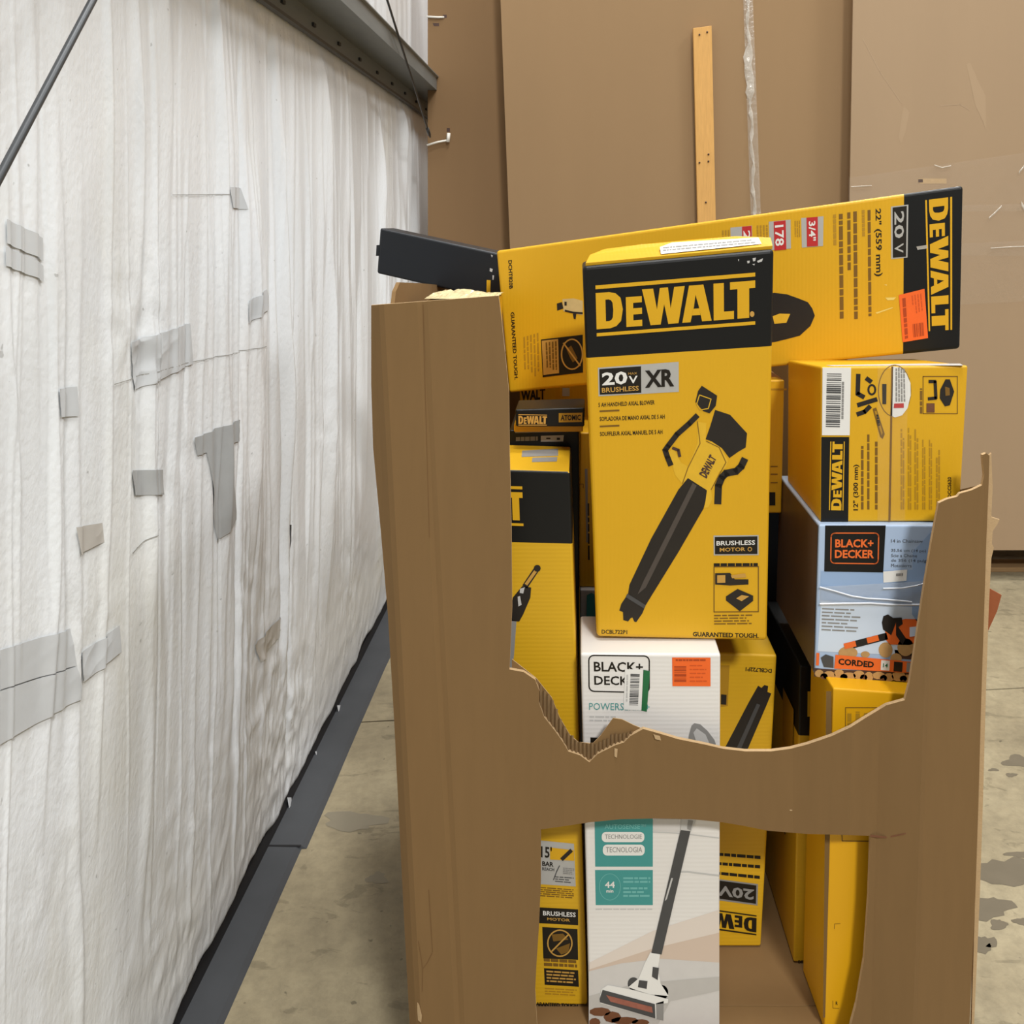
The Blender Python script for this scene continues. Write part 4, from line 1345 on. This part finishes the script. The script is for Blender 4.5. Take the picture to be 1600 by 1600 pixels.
# --- yellow carton under the blue one
pl = Face(None, W(1350, 1200, 1.492), (0, -1, 0))
q = [pl.at(1302, 1075, 0), pl.at(1480, 1088, 0), pl.at(1466, 1600, 0), pl.at(1288, 1600, 0)]
zbot = GZ + 0.007
q[2].z = zbot; q[3].z = zbot
ey = new_carton('plain orange-yellow carton standing under the pale blue carton beside the right post', 'tall_carton', q, (-0.006, 0.12, 0), YELD, bev=0.003)
f = Face(ey, pl.p, pl.n)
c22 = conv(1110, 900, 0.18125)
cE = conv(1160, 1160, 0.275)
pb = f.strokes('printed_panel', [c22((1165, 1135), (1620, 1135), (1620, 1500), (1165, 1500))], 1.2, BRN, 1, None, True)
f.greek(ccw(c22((1180, 1150), (1540, 1150), (1540, 1490), (1180, 1490))), 5, OLV, 1, 0.5, 71, 0.2, pb, 0.15)
f.strokes('cut_mark', [cE((522, 1060), (524, 1032), (556, 1030)), cE((514, 1468), (514, 1510), (548, 1512))], 0.8, BRN, 1)
f.text('R', cE((530, 1472), (542, 1472), (542, 1492), (530, 1492)), BLKT, 1, 0.02)
f.strokes('panel_line', [cE((565, 510), (567, 560), (730, 562))], 1.6, BRN, 1)
f.polys('edge_tape', [[(1291, 1080), (1299, 1080), (1299, 1590), (1286, 1590)]], mat('raw_edge', rgb(120, 92, 52), 0.8, 0.2), -2)

# --- dark-headed carton behind it
q = [W(1250, 1040, 1.63), W(1330, 1044, 1.63), W(1320, 1500, 1.63), W(1240, 1500, 1.63)]
q[2].z = zbot; q[3].z = zbot
fc = new_carton('narrow yellow carton with black top band behind the plain orange-yellow carton', 'banded_carton', q, (-0.004, 0.28, 0), YELH, 'v', [(0.235, 1), (1, 0)], 0.003, [YELH, BLK])
f = Face.from3(fc, q[0], q[1], q[2])
f.polys('yellow_mark', [c22((838, 995), (884, 995), (880, 1212), (836, 1212))], YINK, 2)
f.text('DCPS620', cE((318, 1236), (390, 1240), (390, 1262), (318, 1258)), BLKT, 1, 0.03)
# print on its left side
xs = q[0].x
for za, zb_, ya_, yb2_ in ((0.50, 0.60, 1.66, 1.74), (0.34, 0.46, 1.70, 1.76)):
    pts = [Vector((lerp(q[3].x, q[0].x, (z - GZ) / 0.55) - 0.002 - 0.0143 * (y - 1.63), y, z)) for y, z in ((ya_, zb_), (ya_, za), (yb2_, za), (yb2_, zb_))]
    mk('side_print', pts, [(0, 1, 2, 3)], OLV if za > 0.49 else BLKT, fc)

# --- upside-down blower carton
pl = Face.from3(None, W(1214, 1022, 1.665), W(1189, 1496, 1.665), W(1123, 1486, 1.665))
q = [pl.at(1030, 1016, 0), pl.at(1214, 1024, 0), pl.at(1189, 1492, 0), pl.at(1020, 1490, 0)]
q[2].z = zbot; q[3].z = zbot
ud = new_carton('yellow blower carton standing upside down behind the white vacuum carton', 'blower_carton', q, (0, 0.11, 0), YELH, bev=0.004)
f = Face(ud, pl.p, pl.n)
c8b = conv(800, 1240, 0.275)
f.polys('blower_picture', [c22((412, 945), (440, 965), (465, 940), (498, 948), (492, 1000), (525, 1012), (490, 1100), (310, 1520), (100, 1530), (330, 1090))], PICK, 1)
f.polys('tube_highlight', [c22((400, 1100), (430, 1110), (250, 1520), (210, 1520))], DGRY, 2)
f.text('DCBL722P1', r180(c22((305, 785), (530, 800), (528, 836), (303, 820))), BLKT, 1, 0.03)
f.polys('side_panel_print', [c22((90, 770), (165, 770), (150, 1120), (90, 1130))], OLV, 1)
f.polys('kit_print', [c22((92, 1020), (140, 1024), (136, 1110), (90, 1106))], PICK, 2)
for i, (a_, b_) in enumerate((((1050, 325), (1412, 372)), ((1050, 378), (1410, 425)), ((1050, 430), (1408, 485)))):
    f.greek(r180(c8b((a_[0], a_[1]), (b_[0], b_[1] - 20), (b_[0], b_[1]), (a_[0], a_[1] + 18))), 1, BLKT, 1, 0.9, 80 + i, 0.1, None, 0.1)
bd = f.polys('voltage_badge', [c8b((1080, 474), (1398, 514), (1395, 636), (1080, 594))], GRY, 1)
f.polys('badge_panel', [c8b((1084, 482), (1388, 522), (1386, 626), (1084, 584))], BLKT, 2, bd)
f.text('20V', r180(c8b((1170, 520), (1376, 545), (1374, 606), (1170, 580))), GRY, 3, 0.03, bd)
brand(f, r180(c8b((960, 632), (1390, 692), (1388, 806), (960, 746))), BLKT, 2)

# --- white vacuum carton
pl = Face(None, W(1015, 1300, 1.50), (0, -1, 0))
q = [pl.at(907, 1021, 0), pl.at(1126, 1022, 0), pl.at(1124, 1600, 0), pl.at(921, 1600, 0)]
q[2].z = zbot; q[3].z = zbot
vc = new_carton('white carton with stick vacuum picture and teal panels, in the middle of the bin', 'vacuum_carton', q, (0, 0.145, 0), WBOX, bev=0.004)
f = Face(vc, pl.p, pl.n)
c7b = conv(800, 980, 0.275)
lf = f.strokes('logo_frame', [rrect(c7b((436, 160), (780, 164), (780, 372), (438, 364)), 0.14, 1.65)], 2.0, BLKT, 1, None, True)
f.text('BLACK+', c7b((464, 196), (744, 200), (744, 256), (466, 252)), BLKT, 1, 0.02, lf)
f.text('DECKER', c7b((466, 276), (746, 280), (746, 332), (468, 328)), BLKT, 1, 0.02, lf)
stk = f.polys('barcode_sticker', [c7b((642, 238), (748, 240), (736, 472), (634, 468))], WHT, 3)
f.polys('green_strip', [c7b((746, 242), (784, 250), (766, 480), (735, 474))], GRN, 3, stk)
f.bars(c7b((674, 262), (726, 264), (716, 444), (666, 442)), 20, DGRY, 4, 21, stk)
f.greek(cw(c7b((648, 270), (660, 270), (656, 430), (644, 430))), 1, LGRY, 4, 0.8, 3, 0.05, stk, 0.2)
stk = f.polys('orange_sticker', [c7b((910, 172), (1128, 173), (1128, 336), (912, 335))], ORG, 2)
f.greek(c7b((930, 182), (1105, 182), (1105, 194), (930, 194)), 1, ORGD, 3, 0.8, 4, 0.02, stk, 0.15)
f.bars(c7b((922, 220), (990, 220), (990, 310), (922, 310)), 9, ORGD, 3, 22, stk)
f.greek(c7b((1010, 215), (1115, 215), (1115, 325), (1010, 325)), 5, mat('orange_print_mid', rgb(206, 84, 30)), 3, 0.3, 6, 0.4, stk, 0.3)
f.text('POWERSERIES+', c7b((438, 430), (782, 434), (782, 474), (438, 470)), TEAL, 1, 0.0)
f.greek(c7b((440, 504), (600, 506), (600, 548), (440, 546)), 2, LGRY, 1, 0.4, 7, 0.2, None, 0.3)
f.polys('dark_tab', [c7b((445, 626), (498, 628), (490, 700), (447, 700))], BLKT, 1)
pic = f.polys('vacuum_picture', [c7b((998, 665), (1006, 610), (1020, 560), (1036, 545), (1070, 552), (1112, 590), (1150, 640), (1170, 700), (1165, 760), (1060, 740))], GRY, 2)
f.polys('vacuum_light', [c7b((1030, 600), (1050, 575), (1100, 610), (1130, 680), (1060, 690))], LGRY, 3, pic)
f.polys('vacuum_lower_body', [c7b((1000, 665), (1165, 700), (1120, 980), (1040, 1090), (965, 1090))], LGRY, 2, pic)
# room scene in the print
f.polys('room_print', [c8b((440, 960), (800, 780), (1178, 660), (1178, 1040), (436, 1060))], BEIGE2, 1)
f.polys('room_print', [c8b((438, 1000), (800, 880), (1178, 790), (1178, 1000), (840, 985), (440, 1050))], BEIGE, 1.5)
f.polys('sofa_line', [c8b((905, 440), (1000, 440), (1178, 462), (1178, 472), (1000, 450), (905, 450)), c8b((800, 215), (960, 222), (1178, 250), (1178, 256), (960, 230), (800, 222))], LGRY, 1)
f.polys('sofa_shade', [c8b((802, 145), (960, 145), (955, 218), (802, 212))], RUG2, 1)
f.polys('rug_print', [c8b((436, 1010), (620, 965), (840, 938), (1178, 960), (1178, 1330), (436, 1330))], RUG2, 2)
f.polys('rug_print', [c8b((436, 1150), (700, 1080), (1178, 1040), (1178, 1120), (900, 1180), (820, 1330), (436, 1330))], RUG, 3)
f.polys('rug_dirt', [ell(c8b((500, 1240))[0], 17, 7, 9), ell(c8b((570, 1270))[0], 14, 9, 8), ell(c8b((640, 1290))[0], 22, 6, 9), ell(c8b((730, 1300))[0], 14, 5, 9), ell(c8b((470, 1300))[0], 9, 7, 9)], LOGD, 4)
f.polys('pole', [c8b((958, 208), (1014, 214), (850, 915), (792, 905))], DGRY, 4, pic)
f.polys('pole_glint', [c8b((905, 480), (915, 480), (880, 600), (868, 610))], LGRY, 5, pic)
f.polys('pole_cap', [c8b((966, 130), (1050, 140), (1018, 214), (958, 206))], LGRY, 4, pic)
f.polys('pole_catch', [c8b((1000, 150), (1030, 155), (1015, 210), (995, 200))], GRY, 5, pic)
f.polys('neck', [c8b((786, 902), (842, 912), (828, 1000), (845, 1080), (890, 1150), (780, 1140), (660, 1100), (720, 1050), (752, 970))], WHT, 4, pic)
f.polys('neck_shadow', [c8b((800, 985), (835, 990), (828, 1060), (795, 1040)), c8b((722, 1060), (770, 1065), (765, 1110), (715, 1100))], DGRY, 5, pic)
f.polys('wheels', [ell(c8b((848, 1130))[0], 11, 12), ell(c8b((690, 1080))[0], 9, 10)], DGRY, 3, pic)
f.polys('floor_head', [c8b((495, 1170), (510, 1110), (545, 1088), (660, 1110), (888, 1168), (885, 1190), (818, 1196), (820, 1280), (500, 1190))], WHT, 5, pic)
f.polys('head_window', [c8b((497, 1168), (515, 1115), (812, 1196), (815, 1278), (500, 1186))], DGRY, 6, pic)
f.polys('brush_roll', [c8b((535, 1145), (795, 1212), (800, 1246), (560, 1182))], mat('brush_print', rgb(150, 92, 76), 0.5, 0.4, 0.4, 60), 7, pic)
f.polys('head_end', [c8b((818, 1192), (862, 1178), (860, 1290), (820, 1282))], GRY, 5, pic)
tp = f.polys('teal_panel', [c8b((468, 40), (800, 40), (800, 415), (473, 415))], TEAL, 1)
f.text('AUTOSENSE™', c8b((526, 172), (762, 174), (760, 200), (526, 202)), TEALD, 2, 0.01, tp)
for (x0, y0, x1, y1), s in (((510, 218, 752, 276), 'TECHNOLOGIE'), ((516, 290, 754, 352), 'TECNOLOGIA')):
    f.polys('pill', [rrect(rc(c8b, x0, y0, x1, y1), 0.4, 4)], WHT, 2, tp)
    f.text(s, rc(c8b, x0 + 18, y0 + 14, x1 - 14, y1 - 18), GRY, 3, 0.0, tp)
tp = f.polys('teal_panel', [c8b((472, 434), (800, 434), (800, 634), (476, 634))], TEAL, 1)
f.ring('dial_ring', c8b((556, 530))[0], 17, 21, 0.9, TEALD, 2, tp)
f.text('44', rc(c8b, 528, 500, 584, 536), WHT, 2, 0.02, tp)
f.text('min', rc(c8b, 536, 545, 576, 562), WHT, 2, 0.02, tp)
f.greek(rc(c8b, 632, 475, 798, 516), 2, TEALD, 2, 0.55, 8, 0.3, tp, 0.25)
f.greek(rc(c8b, 632, 532, 798, 596), 3, TEALD, 2, 0.55, 10, 0.3, tp, 0.25)
f.greek(rc(c8b, 475, 654, 800, 664), 1, LGRY, 1, 0.6, 11, 0.02, None, 0.12)

# --- pole saw carton behind the left post
pl = Face(None, W(850, 1100, 1.54), (0, -1, 0))
q = [pl.at(652, 730, 0), pl.at(891, 737, 0), pl.at(918, 1580, 0), pl.at(682, 1574, 0)]
q[2].z = zbot; q[3].z = zbot
ps = new_carton('tall yellow pole saw carton with black header, half hidden by the left cardboard post', 'pole_saw_carton', q, (0, 0.175, 0), YELH, 'v', [(0.135, 1), (1, 0)], 0.004, [YELH, BLK], top=0)
f = Face(ps, pl.p, pl.n)
c4 = conv(780, 700, 0.25)
brand(f, [(668, 756), (816, 760), (818, 822), (670, 817)], YINK, 2)
pic = f.polys('saw_picture', [c4((60, 1080), (85, 935), (145, 862), (200, 872), (195, 935), (150, 1040), (125, 1085))], PICK, 1)
f.strokes('guide_bar', [c4((165, 860), (240, 748))], 9, PICK, 1, pic)
f.strokes('bar_light', [c4((170, 850), (228, 768))], 5, TAN, 2, pic)
f.polys('saw_tip', [ell(c4((238, 752))[0], 5.5, 5.5, 10)], PICK, 3, pic)
f.polys('saw_marks', [c4((130, 880), (160, 870), (150, 910), (128, 905)), c4((115, 930), (130, 925), (140, 980), (120, 990))], LGRY, 2, pic)
f.polys('shaft', [c4((78, 1075), (108, 1080), (92, 1300), (80, 1390), (60, 1390))], GRY, 1, pic)
sp = f.polys('spec_panel', [c8b((120, 262), (352, 285), (362, 528), (120, 512))], SIL, 1)
f.polys('yellow_picture', [c8b((216, 306), (352, 322), (354, 382), (216, 375))], YINK, 2, sp)
f.text("15'", c8b((165, 296), (226, 304), (226, 368), (165, 362)), BLKT, 2, 0.02, sp)
f.text('BAR', c8b((172, 384), (236, 390), (236, 416), (172, 410)), BLKT, 2, 0.03, sp)
f.text('REACH', c8b((172, 418), (240, 424), (240, 442), (172, 436)), DGRY, 2, 0.03, sp)
f.strokes('saw_drawing', [c8b((285, 372), (335, 325))], 6, PICK, 3, sp)
f.strokes('saw_drawing', [c8b((236, 490), (255, 440), (270, 410))], 1.5, DGRY, 2, sp)
f.greek(c8b((290, 420), (354, 426), (358, 465), (290, 460)), 4, GRY, 2, 0.6, 31, 0.3, sp, 0.3)
f.greek(c8b((245, 470), (354, 478), (358, 518), (245, 508)), 3, DGRY, 2, 0.4, 32, 0.4, sp, 0.3)
f.greek(c8b((150, 530), (362, 545), (362, 602), (150, 588)), 5, BRN, 1, 0.5, 33, 0.1, None, 0.2)
bd = f.polys('motor_badge', [c8b((150, 646), (376, 658), (376, 748), (150, 736))], BLKT, 1)
f.text('BRUSHLESS', c8b((176, 666), (362, 676), (362, 702), (176, 692)), WHT, 2, 0.02, bd)
f.text('MOTOR', c8b((200, 704), (330, 712), (330, 728), (200, 720)), TAN, 2, 0.02, bd)
wp = f.polys('warning_panel', [c8b((172, 758), (372, 770), (376, 945), (178, 936))], BLKT, 1)
f.ring('prohibition_ring', c8b((272, 850))[0], 20, 21.5, 2.2, TAN, 2, wp)
f.strokes('prohibition_bar', [c8b((222, 900), (322, 800))], 2.4, TAN, 3, wp)
f.polys('prohibition_drawing', [c8b((225, 800), (290, 795), (320, 830), (235, 840)), c8b((250, 880), (330, 850), (320, 900), (280, 915))], BRN, 2, wp)
f.greek(c8b((180, 936), (376, 948), (378, 996), (182, 986)), 2, BRN, 1, 0.7, 34, 0.1, None, 0.18)
wp = f.polys('notice_panel', [c8b((182, 992), (376, 1004), (380, 1098), (186, 1086))], BLKT, 1)
f.greek(c8b((195, 1005), (366, 1016), (368, 1088), (198, 1078)), 4, TAN, 2, 0.5, 35, 0.1, wp, 0.2)
f.greek(c8b((186, 1104), (380, 1114), (382, 1158), (188, 1148)), 3, OLV, 1, 0.5, 36, 0.2, None, 0.2)
f.text('GUARANTEED TOUGH.', c8b((100, 1182), (382, 1196), (382, 1218), (100, 1204)), BLKT, 1, 0.03)
# print on the slanting top
zt = q[1].z
f4 = Face.from3(ps, q[0], q[1], q[0] + Vector((0, 0.175, 0)))
tp = f4.polys('top_print', [[(816, 704), (872, 701), (872, 712), (815, 714)], [(832, 715), (871, 714), (870, 721), (831, 722)]], GRY, 1)

# --- black strip carton lying on top of the pole saw carton
zk = 1.104
q = [W(796, 672, 1.722), W(905, 671, 1.722), W(905, 700, 1.722), W(796, 700, 1.722)]
q[0].z = q[1].z = zk; q[2].z = q[3].z = GZ + 0.007
kc = new_carton('narrow dark carton with grey print, right behind the pole saw carton', 'dark_carton', q, (0, 0.15, 0), BLK, bev=0.003)
f = Face.from3(kc, q[0], q[1], q[2])
c3 = conv(780, 580, 0.1)
f.polys('worn_edge', [c3((250, 935), (1240, 905), (1240, 945), (250, 965))], GRY, 1)
f.polys('grey_badge', [c3((650, 1010), (1010, 1000), (1000, 1100), (650, 1100))], LGRY, 1)
f.polys('badge_mark', [c3((735, 1040), (800, 1040), (800, 1060), (735, 1060)), c3((900, 1040), (950, 1040), (950, 1075), (900, 1075))], BLKT, 2)
f.greek(c3((260, 1030), (620, 1020), (620, 1100), (260, 1105)), 1, GRY, 1, 0.8, 3, 0.02, None, 0.2)
q = [W(803, 668, 1.70), W(911, 667, 1.70), W(911, 673, 1.70), W(803, 673, 1.70)]
q[0].z = q[1].z = 1.1205; q[2].z = q[3].z = zk + 0.0015
tc_ = new_carton('flat brownish yellow carton squeezed under the small black carton', 'flat_carton', q, (0, 0.16, 0), YELD, bev=0.002)
q = [W(805, 640, 1.67), W(914, 637, 1.67), W(913, 667, 1.67), W(806, 668, 1.67)]
q[2].z = q[3].z = 1.122
at_ = new_carton('small flat black carton with yellow lettering under the long yellow carton', 'drill_carton', q, (0, 0.09, 0), BLK, bev=0.003)
f = Face.from3(at_, q[0], q[1], q[2])
brand(f, c3((300, 672), (748, 680), (742, 848), (300, 848)), TAN, 1)
bd = f.polys('series_badge', [c3((930, 655), (1300, 648), (1296, 792), (930, 800))], OLV, 1)
f.text('ATOMIC', c3((960, 685), (1275, 678), (1272, 765), (960, 772)), BLKT, 2, 0.03, bd)
# yellow carton with black letters glimpsed under the long carton
q = [W(812, 560, 2.07), W(925, 560, 2.07), W(925, 640, 2.07), W(812, 640, 2.07)]
q[0].z = q[1].z = 1.20; q[2].z = q[3].z = GZ + 0.007
mc = new_carton('yellow carton with black letters glimpsed in the gap under the long carton', 'hidden_carton', q, (0, 0.14, 0), YEL, bev=0.003)
f = Face.from3(mc, q[0], q[1], q[2])
f.text('WALT', c3((340, 300), (720, 260), (720, 440), (340, 470)), BLKT, 1, 0.04)
f.polys('pale_print', [c3((985, 260), (1100, 260), (1100, 390), (985, 390))], LGRY, 1)
f.polys('yellow_print', [c3((920, 260), (980, 260), (980, 395), (920, 395))], YINK, 1)

# --- cartons seen dimly between the front ones
q = [W(906, 921, 1.79), W(1100, 921, 1.79), W(1100, 1300, 1.79), W(906, 1300, 1.79)]
q[2].z = q[3].z = GZ + 0.007
tq = new_carton('grey carton with teal print peeking out left of the upright blower carton', 'teal_carton', q, (0, 0.16, 0), LGRY, bev=0.003)
f = Face.from3(tq, q[0], q[1], q[2])
f.polys('teal_print', [c4((548, 920), (575, 905), (600, 915), (600, 1060), (545, 1060))], TEAL, 1)
f.polys('dark_print', [rc(c4, 522, 1160, 605, 1200)], LOGB, 1)
zt = q[0].z + 0.001
q = [W(906, 676, 1.80), W(1084, 676, 1.80), W(1084, 920, 1.80), W(904, 920, 1.80)]
q[2].z = q[3].z = zt
pq = new_carton('shaded yellow carton in the slot left of the upright blower carton', 'shaded_carton', q, (0, 0.16, 0), YEL, bev=0.003)
f = Face.from3(pq, q[0], q[1], q[2])
f.polys('grey_strip', [c4((535, 130), (552, 130), (556, 590), (545, 590))], GRY, 1)
f.greek(ccw(c4((553, 330), (566, 330), (570, 700), (556, 700))), 1, BLKT, 1, 0.7, 6, 0.02, None, 0.2)
f.strokes('panel_line', [c4((500, 225), (525, 225), (525, 250))], 1, BRN, 1)
q = [W(1090, 594, 1.80), W(1226, 594, 1.80), W(1221, 802, 1.80), W(1090, 802, 1.80)]
zs_ = q[3].z
hq = new_carton('shaded yellow carton in the slot right of the upright blower carton', 'shaded_carton', q, (0, 0.12, 0), YEL, bev=0.003)
f = Face.from3(hq, q[0], q[1], q[2])
c3r = conv(1180, 560, 0.1875)
f.polys('dark_header', [c3r((90, 250), (264, 250), (262, 265), (90, 265))], OLV, 1)
f.polys('small_badge', [rc(c3r, 118, 1115, 168, 1225)], BLKT, 1)
f.strokes('print_lines', [c3r((130, 900), (185, 900)), c3r((130, 965), (185, 965)), c3r((130, 1035), (185, 1035))], 1.5, BRN, 1)
q = [W(1100, 760, 1.935), W(1225, 760, 1.935), W(1225, 900, 1.935), W(1100, 900, 1.935)]
q[0].z = q[1].z = zs_ - 0.001; q[2].z = q[3].z = GZ + 0.007
dq = new_carton('dark carton deep in the slot below the shaded yellow one', 'dark_carton', [v + Vector((0, -0.015, 0)) for v in q], (0, 0.25, 0), BLK, bev=0.003)
q = [W(1010, 566, 2.06), W(1250, 566, 2.06), W(1250, 900, 2.06), W(1010, 900, 2.06)]
q[2].z = q[3].z = GZ + 0.007
bq = new_carton('brown carton at the back, seen dark in the gap left of the chainsaw carton', 'brown_carton', [v + Vector((0, 0.11, 0)) for v in q], (0, 0.07, 0), KRAFT, bev=0.003)
# --- black carton poking out on the left
pl = Face.from3(None, W(592, 357, 2.08), W(775, 398, 2.08), W(590, 426, 2.08))
q = [pl.at(594, 356, 0), pl.at(1010, 445, 0), pl.at(1000, 521, 0), pl.at(589, 427, 0)]
bc = new_carton('black carton end poking out to the left behind the long yellow carton', 'black_carton', q, (0, 0.13, 0), BLKBOX, 'u', [(0.47, 0), (1, 1)], 0.005, [BLKBOX, YEL])
f = Face(bc, pl.p, pl.n)
e_ = [pl.at(588, 383, 0), pl.at(593, 383, 0), pl.at(591, 400, 0), pl.at(587, 400, 0)]
mk('end_tab', [v + Vector((0, 0.002, 0)) for v in e_] + [v + Vector((0, 0.1, 0)) for v in e_], [(0, 1, 2, 3), (7, 6, 5, 4), (0, 4, 5, 1), (1, 5, 6, 2), (2, 6, 7, 3), (3, 7, 4, 0)], BLKBOX, bc)
f.polys('yellow_rule', [c7((802, 470), (826, 472), (824, 562), (800, 562))], YINK, 1)
f.polys('white_scuff', [c7((822, 395), (840, 402), (835, 420), (820, 415)), c7((838, 440), (848, 442), (844, 470), (838, 468)), c7((828, 310), (840, 318), (834, 330))], LGRY, 1)
# --- plastic wrapped carton top behind the left post
q = [W(668, 470, 1.74), W(775, 466, 1.74), W(775, 700, 1.74), W(668, 700, 1.74)]
q[0].z = q[1].z = 1.352; q[2].z = q[3].z = GZ + 0.007
q[3].x = -0.252; q[2].x = -0.150; q[0].x = -0.296
uc = new_carton('yellow carton wrapped in crumpled clear plastic, just behind the left cardboard post', 'wrapped_carton', q, (0, 0.14, 0), YEL, bev=0.004)
vs, fs = [], []
nx, ny = 26, 10
x0, x1 = q[0].x - 0.004, q[1].x + 0.004
for i in range(nx + 1):
    for j in range(ny + 1):
        u, v = i / nx, j / ny
        hgt = 0.009 * math.sin(math.pi * min(1, u * 1.25)) ** 0.8 * math.sin(math.pi * v) ** 0.6 if u < 0.8 else 0.002
        vs.append((lerp(x0, x1, u), lerp(1.736, 1.884, v), 1.354 + max(0.001, hgt + 0.006 * rr.random() * math.sin(math.pi * v))))
for i in range(nx):
    for j in range(ny):
        a = i * (ny + 1) + j
        fs.append((a, a + ny + 1, a + ny + 2, a + 1))
mk('plastic_wrap', vs, fs, mat('milky_plastic', rgb(206, 190, 146), 0.25, 0.5, 0.25, 40), uc)
